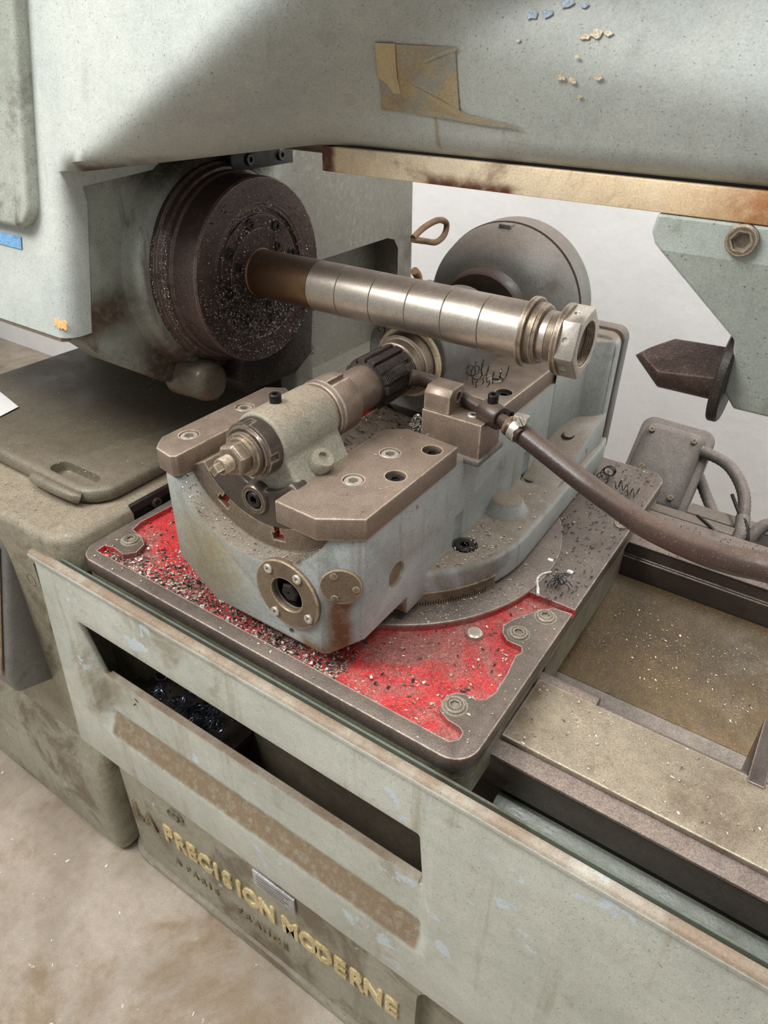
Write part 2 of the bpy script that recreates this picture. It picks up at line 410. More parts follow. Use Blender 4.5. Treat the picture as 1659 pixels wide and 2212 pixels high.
def slot_mesh(r, h, mat, key):
    if key in MESH: return MESH[key]
    b = lathe('Z', (0, 0, 0), [(-.003, r), (h * .7, r), (h, r * .85)], 20)
    b = boolean(b, [box(-r * .14, r * .14, -r * 2, r * 2, h * .45, h * 2)])
    me = bpy.data.meshes.new(key); bmesh.ops.recalc_face_normals(b, faces=b.faces[:]); b.to_mesh(me); b.free()
    me.materials.append(M[mat]); finish(me, 35); MESH[key] = me
    return me

def hexbolt_mesh(r, h, mat, key):
    if key in MESH: return MESH[key]
    rr = [[Vector((q * math.cos(PI / 3 * i), q * math.sin(PI / 3 * i), z)) for i in range(6)] for q, z in ((r, -.002), (r, h * .8), (r * .86, h))]
    b = rings_bm(rr)
    me = bpy.data.meshes.new(key); bmesh.ops.recalc_face_normals(b, faces=b.faces[:]); b.to_mesh(me); b.free()
    me.materials.append(M[mat]); finish(me, 30); MESH[key] = me
    return me

def place(name, me, loc, d=(0, 0, 1), parent=None, spin=None):
    o = bpy.data.objects.new(name, me); COL.objects.link(o)
    loc = Vector(loc); WL[o] = loc
    q = Vector(d).to_track_quat('Z', 'Y')
    q = q @ Matrix.Rotation(random.uniform(0, 1) if spin is None else spin, 3, 'Z').to_quaternion()
    o.rotation_mode = 'QUATERNION'; o.rotation_quaternion = q
    if parent:
        o.parent = parent; o.location = loc - WL[parent]
    else:
        o.location = (loc.x, loc.y, loc.z + ZO)
    return o

def disc_hole(r, axis, c, a0, a1, n=28):
    return lathe(axis, c, [(a0, r), (a1, r)], n)

# ================================================================== THE SETTING
struct('floor', box(-5, 3.2, -2.2, 1.99, -1.45, -1.40), 'floor', smooth=0)
struct('wall_back', box(-5, 3.2, 1.97, 2.07, -1.42, 1.9), 'wall', smooth=0)

# ================================================================== MACHINE BED
bed = thing('machine_bed', (-.4, .8, -1.40), 'long grey-green cast machine bed standing on the concrete floor', 'machine bed')
# plinth with rounded left end and raised lettering
pl = prism(rrect(-.885, .75, .412, 1.25, .05), 'Z', -1.398, -1.045)
pl = boolean(pl, [prism([(-.205, -1.6), (-.205, -1.16)] + arc(-.165, -1.135, .04, 180, 90, 6) + [(.8, -1.095), (.8, -1.6)], 'Y', .30, .432)])
plinth = obj('plinth', pl, 'plinth', bed)
obj('plinth_skirt', prism(rrect(-.89, .75, .405, 1.2, .05), 'Z', -1.399, -1.372, .004), 'plinth', bed)
LET = [('L', -.822), ('A', -.789), ('P', -.737), ('R', -.705), ('E', -.676), ('C', -.643), ('I', -.614), ('S', -.588), ('I', -.560), ('O', -.532), ('N', -.496),
       ('M', -.445), ('O', -.407), ('D', -.375), ('E', -.343), ('R', -.310), ('N', -.279), ('E', -.246)]
SUB = [('A', -.730), ('P', -.702), ('A', -.683), ('R', -.662), ('I', -.645), ('S', -.628), ('F', -.569), ('R', -.550), ('A', -.528), ('N', -.506), ('C', -.484), ('E', -.463)]
def letter_bm(ch, x, y, z, size, depth, bold):
    cu = bpy.data.curves.new('t', 'FONT'); cu.body = ch; cu.size = size; cu.extrude = depth; cu.align_x = 'CENTER'; cu.align_y = 'CENTER'
    cu.offset = bold; cu.resolution_u = 4
    o = bpy.data.objects.new('t', cu); COL.objects.link(o)
    dg = bpy.context.evaluated_depsgraph_get(); dg.update()
    me = bpy.data.meshes.new_from_object(o.evaluated_get(dg))
    b = bmesh.new(); b.from_mesh(me)
    bpy.data.objects.remove(o); bpy.data.curves.remove(cu); bpy.data.meshes.remove(me)
    bmesh.ops.rotate(b, verts=b.verts[:], cent=(0, 0, 0), matrix=Matrix.Rotation(PI / 2, 3, 'X'))
    for v in b.verts: v.co.x *= .74
    bmesh.ops.translate(b, verts=b.verts[:], vec=(x, y, z))
    return b
for i, (ch, x) in enumerate(LET):
    obj('letter', letter_bm(ch, x, .411, -1.2185 + .003 * (x + .5), .064, .0025, .0026), 'brass' if i > 1 else 'dimbrass', plinth, smooth=0)
for i, (ch, x) in enumerate(SUB):
    obj('letter', letter_bm(ch, x, .4115, -1.299, .030, .0015, .0005), 'dimbrass', plinth, smooth=0)
tag(obj('maker_plate', box(-.516, -.428, .408, .412, -1.151, -1.108, .001), 'alu', plinth), 'small silver metal data plate')
for k in range(4):
    obj('plate_line', box(-.508, -.44 - .01 * (k % 2), .4074, .4079, -1.119 - .008 * k, -1.1175 - .008 * k), 'grey', plinth, smooth=0)
for dx in (0, .012):
    obj('bolt_hole', lathe('Y', (-.706 + dx, 0, -1.128), [(.408, .013), (.411, .013), (.4112, .011), (.413, .011)], 20, (False, True)), 'plinth', plinth)
# pedestal foot at the left
ped = prism([(.388, -1.399), (.386, -1.25), (.392, -1.16), (.41, -1.10), (.445, -1.065), (.50, -1.055), (.9, -1.055), (.9, -1.399)], 'X', -1.38, -.885, .022, 4)
tag(obj('pedestal', ped, 'plinth', bed), 'rounded cast foot of the bed')
obj('pedestal_lug', box(-1.30, -1.275, .378, .40, -1.24, -1.16, .003), 'black', bed)
# bed end casting (left)
ce = prism(rrect(-1.372, -.80, .397, 1.4, .045, 8), 'Z', -1.07, -.578, .014, 4)
ce = boolean(ce, [box(-.885, -.6, .36, .48, -1.2, -.645)])
tag(obj('end_casting', ce, 'casting', bed), 'dusty rounded bed end casting')
for p in ((-.907, .397, -.688), (-.885, .397, -.775)):
    obj('bolt_recess', lathe('Y', (p[0], 0, p[2]), [(.3965, .011), (.402, .009), (.402, .004)], 16, (False, True)), 'black', bed)
# inner structure: bed side wall, trough, front way, chip pan, rear way
X0, X1 = -.82, .75
obj('inner_wall', box(X0, X1, .505, .53, -1.06, -.66, .002), 'bedwall', bed)
obj('trough_floor', prism([(.414, -.735), (.46, -.735), (.498, -.722), (.498, -.75), (.414, -.76)], 'X', -.165, X1), 'trough', bed)
obj('lower_tray', box(X0, X1, .41, .51, -1.05, -1.03), 'bedwall', bed)
obj('front_way', prism([(.492, -.658), (.62, -.658), (.62, -.80), (.500, -.80), (.500, -.712), (.492, -.708)], 'X', X0, X1, .0015, 1), 'way', bed)
obj('way_ledge', prism([(.489, -.6585), (.489, -.655), (.512, -.648), (.60, -.648), (.60, -.6585)], 'X', X0, X1), 'waytop', bed)
obj('rear_way', prism([(.950, -.664), (.956, -.664), (.956, -.641), (1.06, -.641), (1.06, -.80), (.950, -.80)], 'X', X0, X1, .001, 1), 'way', bed)
obj('rear_way_top', box(X0, X1, .952, 1.062, -.641, -.6385, .0008, 1), 'waytop', bed)
pan = prism([(.948, -.70), (.90, -.715), (.80, -.765), (.765, -.772), (.765, -.79), (.81, -.79), (.95, -.74)], 'X', X0, X1)
obj('chip_pan', pan, 'pan', bed)
obj('pan_gutter', prism([(.768, -.7725), (.73, -.776), (.66, -.765), (.625, -.735), (.62, -.735), (.62, -.80), (.768, -.80)], 'X', X0, X1), 'pangrey', bed)
obj('feed_rod', tube([(X0, .618, -.660), (-.105, .618, -.660)], .017, 16), 'waytop', bed)
obj('feed_rod_thin', tube([(-.105, .616, -.662), (X1, .616, -.662)], .012, 16), 'waytop', bed)
obj('cross_stop', box(.062, .080, .60, .70, -.77, -.638, .002), 'way', bed)
for p in ((-.06, .445, -.735), (.02, .455, -.735), (-.03, .440, -.735), (.06, .446, -.735)):
    place('trough_bolt', slot_mesh(.009, .003, 'trough', 'slot_trough'), p, parent=bed)
for p, d in (((-.50, .506, -.755), (0, -1, 0)), ((-.40, .506, -.772), (0, -1, 0)), ((-.70, .506, -.735), (0, -1, 0))):
    place('wall_bolt', socket_mesh(.012, .02, .006, .007, 'brownsteel', 'sock_wall'), p, d, bed)

# steel cover strip lying on the front way
gd = thing('way_guard', (.2, .556, -.648), 'pale scratched steel cover strip lying along the front slideway', 'cover strip')
obj('strip', box(-.176, .75, .508, .609, -.6475, -.640, .0012), 'guard', gd)
for p in ((-.115, .575), (.10, .52)):
    place('screw', slot_mesh(.0045, .0006, 'brownsteel', 'slot_guard'), (p[0], p[1], -.640), parent=gd)

# ================================================================== FRONT GUARD
fg = thing('front_guard', (-.2, .394, -1.06), 'long grey-green sheet metal front guard with a wide slot', 'machine guard')
zs = [-.622, -.70, -.716, -.838, -.852, -.926, -.966, -.98, -1.06]
xs = [-.873, -.822, -.800, -.78, -.5, -.23, -.211, -.190, .0, .75]
def gy(i, j):
    z = zs[j]; x = xs[i]
    if 2 <= i <= 6 and 3 <= j <= 5: return .412
    return .394
bm = bmesh.new(); V = {}
for i, x in enumerate(xs):
    for j, z in enumerate(zs):
        xx = x
        if i == 0: xx = -.873 - .045 * (z + .622) / (-1.06 + .622)
        V[i, j] = bm.verts.new((xx, gy(i, j), z))
for i in range(len(xs) - 1):
    for j in range(len(zs) - 1):
        if 2 <= i <= 5 and j == 2: continue
        bm.faces.new((V[i, j], V[i + 1, j], V[i + 1, j + 1], V[i, j + 1]))
for f in bm.faces: f.normal_update()
geom = bmesh.ops.extrude_face_region(bm, geom=bm.faces[:])
ev = [g for g in geom['geom'] if isinstance(g, bmesh.types.BMVert)]
bmesh.ops.translate(bm, verts=ev, vec=(0, .009, 0))
bev(bm, .0035, 3, 20)
obj('panel', bm, 'panel', fg, smooth=40)
rim = prism([(.3885, -.626), (.3875, -.618), (.391, -.6145), (.396, -.6130), (.4005, -.6135), (.4005, -.63), (.394, -.632)], 'X', -.874, .75, .0012, 2)
obj('rim', rim, 'panel', fg)
obj('inner_sheet', box(-.858, .75, .4055, .4085, -.72, -.6145, .0008, 1), 'trough', fg)
obj('slot_lip', box(-.795, -.215, .4105, .423, -.842, -.8365, .001, 1), 'panel', fg)

# ================================================================== WORK TABLE
tb = thing('work_table', (-.485, .77, -.70), 'flat brown-dusted cast iron slide table with red painted recess', 'machine table')
CX, CY = -.48, .757
plate = prism(rrect(-.794, -.175, .417, 1.12, .03, 8), 'Z', -.622, -.600, .0015, 2)
REDL = [(-.206, .437), (-.199, .446), (-.200, .455), (-.207, .459), (-.221, .460), (-.234, .466), (-.239, .478), (-.238, .490), (-.232, .499), (-.221, .503), (-.209, .503), (-.201, .509),
        (-.197, .524), (-.198, .555), (-.203, .589), (-.199, .597), (-.203, .606), (-.222, .606), (-.233, .615), (-.238, .628), (-.233, .645), (-.22, .668), (-.20, .694), (-.17, .698), (-.17, .706), (-.245, .706),
        (-.245, .79), (-.70, .79), (-.70, .70), (-.745, .70), (-.765, .62), (-.778, .58), (-.782, .52), (-.776, .500), (-.752, .496), (-.733, .485), (-.727, .466), (-.738, .452), (-.762, .455), (-.777, .451), (-.775, .437)]
pocket = prism(REDL, 'Z', -.6085, -.59)
pocket = boolean(pocket, [lathe('Z', (CX, CY, 0), [(-.62, .247), (-.58, .247)], 96)])
plate = boolean(plate, [pocket])
plate.faces.ensure_lookup_table()
bmesh.ops.recalc_face_normals(plate, faces=plate.faces[:])
for f in plate.faces:
    c = f.calc_center_median()
    inside = all(-.6095 < v.co.z < -.5995 for v in f.verts)
    if inside and c.z < -.6005 and -.7915 < c.x < -.1765 and .4195 < c.y < 1.117: f.material_index = 1
obj('table_plate', plate, ['table', 'red'], tb)
obj('table_side', prism(rrect(-.792, -.177, .419, 1.118, .028, 8), 'Z', -.6375, -.6215, .001, 1), 'tside', tb)
fa = boolean(prism(rrect(-.792, -.177, .419, 1.118, .028, 8), 'Z', -.668, -.6374), [box(-1, 0, .485, 2, -.7, -.6)])
obj('front_apron', fa, 'tside', tb)
ra = boolean(prism(rrect(-.792, -.177, .419, 1.118, .028, 8), 'Z', -.668, -.6374), [box(-1, 0, .2, 1.066, -.7, -.6)])
obj('rear_apron', ra, 'tside', tb)
obj('middle_apron', box(-.78, -.180, .640, .945, -.705, -.6374), 'tside', tb)
BOLTS = [(-.757, .481), (-.224, .481), (-.216, .625), (-.201, .672), (-.19, .93), (-.77, .70)]
for (x, y) in BOLTS:
    obj('counterbore', lathe('Z', (x, y, 0), [(-.6002, .0150), (-.5994, .0145), (-.5997, .0132)], 24, (False, True)), 'tside', tb)
    place('table_bolt', socket_mesh(.0115, .0035, .006, .004, 'table', 'sock_table'), (x, y, -.600), parent=tb)
obj('oil_plug', lathe('Z', (-.262, .598, 0), [(-.6085, .010), (-.602, .010), (-.6005, .008), (-.6005, .004)], 20), 'steel', tb)
# angle scale
obj('scale_ring', lathe('Z', (CX, CY, 0), [(-.603, .2465), (-.5985, .2465), (-.5975, .245), (-.5975, .205)], 96, (False, False)), 'table', tb)

# ================================================================== SWIVEL HEAD
HX, HZ = -.48, -.3585
sw = thing('swivel_head', (CX, CY, -.5975), 'pale blue-grey swivelling hob head casting on the round table seat', 'swivel head')
stad = arc(CX, CY, .211, 180, 360, 40) + [(CX + .205, 1.06), (CX + .20, 1.10), (CX - .20, 1.10), (CX - .205, 1.06)]
base = prism(stad, 'Z', -.5975, -.545, .010, 3)
cut = [disc_hole(.0175, 'Z', (x, y, 0), -.556, -.4) for x, y in ((-.326, .680), (-.326, .888))]
base = boolean(base, cut)
obj('base', base, 'blue', sw, smooth=30)
front = [(-.603, .447), (-.380, .447), (-.338, .472), (-.338, 1.07), (-.632, 1.07), (-.632, .477)]
bl = prism(front, 'Z', -.582, -.4205)
cutters = [lathe('Y', (HX, 0, HZ), [(.40, .128), (1.2, .128)], 72),
           prism([(-.70, -.50), (-.605, -.5365), (-.545, -.5835), (-.545, -.62), (-.70, -.62)], 'Y', .40, .60),
           prism([(-.375, -.62), (-.375, -.5835), (-.337, -.555), (-.28, -.54), (-.28, -.62)], 'Y', .40, .56),
           disc_hole(.0175, 'Z', (-.326, .680, 0), -.556, -.50), disc_hole(.0175, 'Z', (-.326, .888, 0), -.556, -.50),
           disc_hole(.016, 'X', (0, .535, -.505), -.345, -.30),
           disc_hole(.006, 'Y', (-.408, 0, -.463), .43, .46), disc_hole(.004, 'Y', (-.424, 0, -.571), .43, .46),
           disc_hole(.022, 'Y', (-.424, 0, -.514), .43, .475)]
bl = boolean(bl, cutters)
bev(bl, .0022, 2, 30)
obj('body', bl, 'blue', sw, smooth=28)
obj('ledge_boss', lathe('Z', (-.322, .790, 0), [(-.55, .040), (-.545, .034), (-.540, .029), (-.532, .025), (-.528, .022), (-.5255, .016), (-.525, .008), (-.525, .0)], 32), 'blue', sw, smooth=80)
led = prism([(.86, -.55), (.94, -.525), (1.02, -.497), (1.07, -.49), (1.07, -.55)], 'X', -.34, -.281, .006, 2)
obj('ledge_ramp', led, 'blue', sw)
obj('ledge_dimple', lathe('Z', (-.312, .985, 0), [(-.511, .002), (-.5085, .008), (-.5075, .010)], 16, (True, False)), 'dark', sw)
for x, y in ((-.326, .680), (-.326, .888)):
    place('clamp_bolt', socket_mesh(.0135, .012, .0068, .009, 'black', 'sock_clamp'), (x, y, -.556), parent=sw)
# front bearing cover
fc = lathe('Y', (-.424, 0, -.514), [(.449, .0455), (.4435, .0455), (.4425, .0445), (.4425, .0225), (.444, .0215), (.4495, .0215)], 56, (False, False))
cov = obj('bearing_cover', fc, 'bronze', sw)
for a in (55, 125, 235, 325):
    t = math.radians(a + 5)
    place('cover_screw', socket_mesh(.0058, .0025, .0028, .002, 'steel', 'sock_cover'), (-.424 + .0365 * math.cos(t), .4425, -.514 + .0365 * math.sin(t)), (0, -1, 0), cov)
obj('cover_hole', lathe('Y', (-.424, 0, -.514), [(.475, .0218), (.452, .0218)], 32, (True, False)), 'black', sw)
rr = [[Vector((-.424 + r * math.cos(PI / 3 * i + .25), y, -.514 + r * math.sin(PI / 3 * i + .25))) for i in range(6)] for y, r in ((.475, .0125), (.4485, .0125), (.4465, .0105), (.4465, .0025), (.449, .0012))]
obj('drive_hexagon', rings_bm(rr), 'black', sw, smooth=30)
# round blank cover on the bevelled corner
n_ = Vector((.512, -.859, 0)).normalized(); u_ = Vector((.859, .512, 0)).normalized()
oc = lathe((u_, Vector((0, 0, 1)), n_), Vector((-.3595, .4593, -.481)), [(0, .0232), (.0028, .0232), (.0034, .0225), (.0034, .0)], 40, (False, False))
occ = obj('blank_cover', oc, 'bronze', sw)
for a, rr_ in ((115, .0165), (245, .0165), (355, .0165)):
    t = math.radians(a)
    p = Vector((-.3595, .4593, -.481)) + n_ * .0034 + u_ * (rr_ * math.cos(t)) + Vector((0, 0, rr_ * math.sin(t)))
    place('cover_screw', slot_mesh(.0042, .0008, 'brownsteel', 'slot_cover'), p, n_, occ)
obj('side_plug', lathe('X', (0, .535, -.505), [(-.345, .0158), (-.342, .0158), (-.342, .0)], 28), 'bronze', sw)
# angle scale plate with engraved lines
sp = []
for k in range(27):
    a = math.radians(-52 + k * 1.15 * 1.4)
    sp.append(a)
a0, a1 = math.radians(-56), math.radians(-20)
rg = []
for i in range(25):
    a = a0 + (a1 - a0) * i / 24
    ca, sa = math.cos(a), math.sin(a)
    rg.append([Vector((CX + r * ca, CY + r * sa, z)) for r, z in ((.209, -.597), (.2135, -.597), (.2135, -.577), (.209, -.577))])
scp = obj('scale_plate', rings_bm(rg), 'bronze', sw)
for k in range(31):
    a = a0 + (a1 - a0) * (.12 + .76 * k / 30); ca, sa = math.cos(a), math.sin(a)
    h = .009 if k % 5 == 0 else .006
    p = Vector((CX + .2139 * ca, CY + .2139 * sa, 0)); t = Vector((-sa, ca, 0)) * .0005; rad = Vector((ca, sa, 0)) * .0003
    b = bmesh.new()
    vv = [b.verts.new(p + s * t + Vector((0, 0, z))) for s, z in ((-1, -.5965), (1, -.5965), (1, -.5965 + h), (-1, -.5965 + h))]
    b.faces.new(vv)
    obj('graduation', b, 'black', scp, smooth=0)
# clamp plates (gibs) bolted over the slide
def clamp_plate(poly, screws, plugs):
    pr = prism(poly, 'Z', -.4205, -.394, .0012, 2)
    pr = boolean(pr, [disc_hole(.0118, 'Z', (x, y, 0), -.402, -.38) for x, y in screws + plugs])
    o = obj('clamp_plate', pr, 'plate', sw, smooth=30)
    for x, y in screws:
        place('socket_screw', socket_mesh(.0108, .0072, .0064, .012, 'steel', 'sock_plate'), (x, y, -.402), parent=o)
    for x, y in plugs:
        place('socket_screw', socket_mesh(.0108, .0045, .0052, .003, 'black', 'sock_plug'), (x, y, -.402), parent=o)
    return o
clamp_plate([(-.433, .446), (-.378, .444), (-.336, .472), (-.336, .658), (-.410, .664), (-.433, .645)], [(-.393, .600), (-.392, .527)], [(-.357, .634), (-.359, .560)])
clamp_plate([(-.628, .462), (-.620, .452), (-.592, .447), (-.586, .452), (-.586, .655), (-.612, .67), (-.636, .655), (-.636, .475)], [(-.614, .497), (-.614, .592)], [])
clamp_plate([(-.440, .800), (-.342, .792), (-.342, 1.045), (-.440, 1.045)], [(-.393, .868)], [(-.362, .832)])
# end flange and rear drum housing
fl = prism(rrect(-.68, -.282, -.585, -.362, .018, 6), 'Y', 1.085, 1.112, .004, 2)
obj('end_flange', fl, 'grey', sw)
obj('gasket', prism(rrect(-.677, -.285, -.585, -.366, .018, 6), 'Y', 1.080, 1.087), 'rust', sw)
obj('flange_seat', prism(rrect(-.68, -.284, -.585, -.365, .018, 6), 'Y', 1.055, 1.081, .004, 2), 'blue', sw)
gus = prism([(-.338, 1.06), (-.285, 1.06), (-.290, 1.048), (-.318, 1.03), (-.330, 1.00), (-.338, .96)], 'Z', -.52, -.37, .004, 2)
obj('gusset', gus, 'blue', sw)

dr = thing('drive_housing', (HX, 1.05, -.48), 'round dusty grey drive housing drum behind the arbor', 'drive housing')
prof = [(.975, .034), (.972, .036), (.972, .058), (.978, .066), (.984, .085), (.998, .102), (1.03, .122), (1.052, .127)]
obj('drum', lathe('Y', (-.476, 0, -.352), prof + [(1.054, .125), (1.054, .09)], 72, (False, False)), 'grey', dr, smooth=45)
obj('drum_cap', lathe('Y', (-.476, 0, -.352), [(1.0565, .09), (1.0565, .1285), (1.098, .1285), (1.106, .122), (1.106, .0)], 72, (False, False)), 'grey', dr, smooth=40)
obj('drum_gasket', lathe('Y', (-.476, 0, -.352), [(1.0525, .1262), (1.058, .1262)], 72, (False, False)), 'rust', dr)
obj('hub_ring', lathe('Y', (-.476, 0, -.352), [(.984, .078), (.970, .072), (.966, .068), (.966, .044), (.972, .040), (1.02, .038), (1.02, .0)], 56, (False, False)), 'hubrust', dr)
obj('lug', box(-.488, -.468, 1.03, 1.046, -.232, -.224, .0015), 'grey', dr)

# ================================================================== HOB SADDLE
sd = thing('hob_saddle', (HX, .62, -.478), 'curved steel hob saddle with red T-slots lying in the cradle', 'saddle')
def sector(r0, r1, a0, a1, y0, y1, n=36):
    pts = arc(HX, HZ, r1, a0, a1, n) + arc(HX, HZ, r0, a1, a0, n)
    return prism(pts, 'Y', y0, y1)
cres = sector(.098, .1275, 208, 332, .474, .80)
slots = []
for a in (236, 281):
    t = math.radians(a); rd = Vector((math.cos(t), 0, math.sin(t))); tg = Vector((-math.sin(t), 0, math.cos(t)))
    ctr = Vector((HX, 0, HZ))
    def rbox(r0, r1, w):
        P = [ctr + rd * r + tg * s for r, s in ((r0, -w), (r0, w), (r1, w), (r1, -w))]
        return rings_bm([[Vector((p.x, y, p.z)) for p in P] for y in (.46, .90)])
    slots += [rbox(.09, .110, .0045), rbox(.106, .1155, .009)]
cres = boolean(cres, slots)
bev(cres, .0008, 1, 30)
obj('crescent', cres, 'brownsteel', sd, smooth=30)
for a in (236, 281):
    t = math.radians(a); rd = Vector((math.cos(t), 0, math.sin(t))); tg = Vector((-math.sin(t), 0, math.cos(t))); ctr = Vector((HX, 0, HZ))
    P = [ctr + rd * r + tg * s for r, s in ((.1005, -.0044), (.110, -.0044), (.110, -.0088), (.1154, -.0088), (.1154, .0088), (.110, .0088), (.110, .0044), (.1005, .0044))]
    obj('t_slot', rings_bm([[Vector((p.x, y, p.z)) for p in P] for y in (.480, .79)]), 'redpure', sd, smooth=0)
# outboard bearing bracket
pts = arc(HX, HZ, .0365, -14, 194, 30)
pts += [(HX - .046, HZ - .030), (HX - .066, HZ - .060), (HX - .086, HZ - .072)] + arc(HX, HZ, .099, 226, 314, 20) + [(HX + .086, HZ - .072), (HX + .066, HZ - .060), (HX + .046, HZ - .030)]
br = prism(pts, 'Y', .480, .572, .006, 4)
tag(obj('bearing_bracket', br, 'bracket', sd, smooth=50), 'grey-green outboard bearing bracket')
ft = sector(.052, .0985, 214, 326, .472, .495, 24); bev(ft, .006, 3)
obj('bracket_foot', ft, 'oilsteel', sd, smooth=50)
obj('foot_boss', lathe('Y', (-.487, 0, -.425), [(.49, .022), (.472, .020), (.468, .017), (.468, .012), (.475, .011)], 28, (False, True)), 'oilsteel', sd)
place('foot_bolt', socket_mesh(.0095, .006, .0052, .004, 'black', 'sock_foot'), (-.487, .474, -.425), (0, -1, 0), sd)
place('set_screw', socket_mesh(.0065, .011, .0035, .004, 'black', 'sock_set'), (-.484, .513, -.3235), (0, 0, 1), sd)
ln = Vector((.62, 0, .785)).normalized()
lug = lathe((Vector((0, 1, 0)), ln.cross(Vector((0, 1, 0))), ln), (-.436, .522, -.386), [(-.03, .017), (.010, .0140), (.014, .012), (.014, .0065), (.009, .006)], 24)
obj('oil_boss', lug, 'bracket', sd, smooth=50)
# rear (driven) spindle block
pts = arc(HX - .008, HZ + .002, .062, -12, 192, 30) + [(HX - .074, HZ - .075), (HX + .06, HZ - .075)]
rb = prism(pts, 'Y', .778, .94, .005, 3)
tag(obj('spindle_block', rb, 'grey', sd, smooth=45), 'grey spindle block behind the hob')
obj('seal_ring', lathe('Y', (HX, 0, HZ), [(.782, .0495), (.773, .0495), (.771, .048), (.771, .043), (.776, .041)], 48, (False, False)), 'strip', sd)
place('block_screw', socket_mesh(.008, .002, .004, .0015, 'grey', 'sock_block'), (-.530, .778, -.325), (0, -1, 0), sd)
place('block_screw', socket_mesh(.008, .002, .004, .0015, 'grey', 'sock_block'), (-.546, .778, -.372), (0, -1, 0), sd)

# ================================================================== HOB AND ITS ARBOR
ha = thing('hob_arbor', (HX, .6, -.39), 'hob arbor with hexagon nut and slotted ring in the bearing bracket', 'arbor')
sq = rings_bm([[Vector((HX + .0068 * s, y, HZ + .0068 * t)) for s, t in ((-1, 0), (0, -1), (1, 0), (0, 1))] for y in (.412, .422)])
obj('square_end', sq, 'brownsteel', ha, smooth=0)
thr = []
for k in range(15):
    y = .421 + k * .0013
    thr += [(y, .0088), (y + .00065, .0078)]
obj('threaded_end', lathe('Y', (HX, 0, HZ), thr, 24), 'brownsteel', ha)
def hexring(c, axis, segs, rot=0, n=6):
    u, v, w = AX[axis]
    return rings_bm([[Vector(c) + w * a + u * (r * math.cos(2 * PI * i / n + rot)) + v * (r * math.sin(2 * PI * i / n + rot)) for i in range(n)] for a, r in segs])
obj('hex_nut', bev(hexring((HX, 0, HZ), 'Y', [(.4345, .0165), (.4375, .0188), (.4495, .0188)], .35), .0008, 2), 'brownsteel', ha, smooth=30)
obj('washer', lathe('Y', (HX, 0, HZ), [(.4495, .0198), (.4525, .0198), (.4525, .0235), (.459, .0235)], 40), 'brownsteel', ha)
sr = lathe('Y', (HX, 0, HZ), [(.4585, .018), (.4585, .028), (.462, .029), (.462, .0320), (.483, .0328)], 48)
sr = boolean(sr, [prism([(HX + .03 * math.cos(a) - .004 * math.sin(a) * s1, HZ + .03 * math.sin(a) + .004 * math.cos(a) * s1) for s1 in (-1, 1)] +
                        [(HX + .05 * math.cos(a) - .004 * math.sin(a) * s1, HZ + .05 * math.sin(a) + .004 * math.cos(a) * s1) for s1 in (1, -1)], 'Y', .45, .473) for a in (.0, PI / 2, PI, 1.5 * PI)])
obj('slotted_ring', sr, 'oilsteel', ha)
obj('collar', boolean(lathe('Y', (HX, 0, HZ), [(.571, .031), (.577, .031), (.578, .0352), (.580, .0362), (.618, .0362), (.620, .035), (.620, .026)], 56),
                      [box(HX + .006, HX + .014, .585, .66, HZ + .029, HZ + .06)]), 'plate', ha)
obj('collar_ring', lathe('Y', (HX, 0, HZ), [(.583, .0364), (.585, .0368), (.587, .0364)], 56, (False, False)), 'steel', ha)
obj('sleeve', lathe('Y', (HX, 0, HZ), [(.619, .0268), (.669, .0275), (.672, .027)], 48), 'plate', ha)
obj('drive_flange', lathe('Y', (HX, 0, HZ), [(.736, .029), (.740, .035), (.752, .037), (.754, .041), (.766, .043), (.774, .042)], 48), 'brownsteel', ha)

hb = thing('hob_cutter', (HX, .704, -.396), 'dark fluted gear hob with rows of thread teeth', 'hob')
core = lathe('Y', (HX, 0, HZ), [(.670, .024), (.670, .0285), (.672, .029), (.736, .029), (.738, .028), (.738, .024)], 48)
obj('hob_core', core, 'hob', hb)
NF, NT_ = 14, 20
for k in range(NF):
    b = bmesh.new()
    ac = 2 * PI * k / NF
    hw = 2 * PI / NF * .34
    for tno in range(NT_):
        y0 = .6725 + tno * .0034 + .0034 * k / NF
        if y0 + .0032 > .738: continue
        prof2 = [(y0, .028), (y0 + .0008, .0348), (y0 + .0018, .0348), (y0 + .0029, .028)]
        rg = []
        for s in range(4):
            a = ac - hw + 2 * hw * s / 3
            relief = .0008 * s / 3
            rg.append([Vector((HX + (r - (relief if r > .03 else .0)) * math.cos(a), y, HZ + (r - (relief if r > .03 else 0)) * math.sin(a))) for y, r in prof2])
        rings_bm(rg, bm=b)
    obj('tooth_row', b, 'hob', hb, smooth=0)

# ================================================================== COOLANT NOZZLE
nb = thing('nozzle_bracket', (-.36, .715, -.405), 'small brown steel block bracket holding the coolant pipe', 'bracket')
nbm = join(box(-.404, -.322, .686, .742, -.42, -.374, .0015), )
obj('block_base', nbm, 'plate', nb)
tall = prism([(.688, -.374), (.688, -.352), (.696, -.344), (.722, -.344), (.728, -.352), (.728, -.374)], 'X', -.403, -.368, .001, 1)
tall = boolean(tall, [disc_hole(.0065, 'X', (0, .712, -.358), -.38, -.36)])
obj('upright', tall, 'plate', nb)
obj('mount_shim', box(-.406, -.318, .680, .748, -.4265, -.4195, .001), 'grey', nb)
place('bracket_screw', socket_mesh(.0075, .002, .0042, .002, 'steel', 'sock_brk'), (-.343, .706, -.374), parent=nb)
pp = thing('coolant_pipe', (-.35, .72, -.372), 'thin brown steel coolant pipe with slanted nozzle mouth aimed at the hob', 'pipe')
path = smooth_path([(-.441, .716, -.352), (-.418, .731, -.358), (-.385, .730, -.364), (-.35, .719, -.366), (-.315, .707, -.367), (-.29, .694, -.367), (-.268, .680, -.368)], 6)
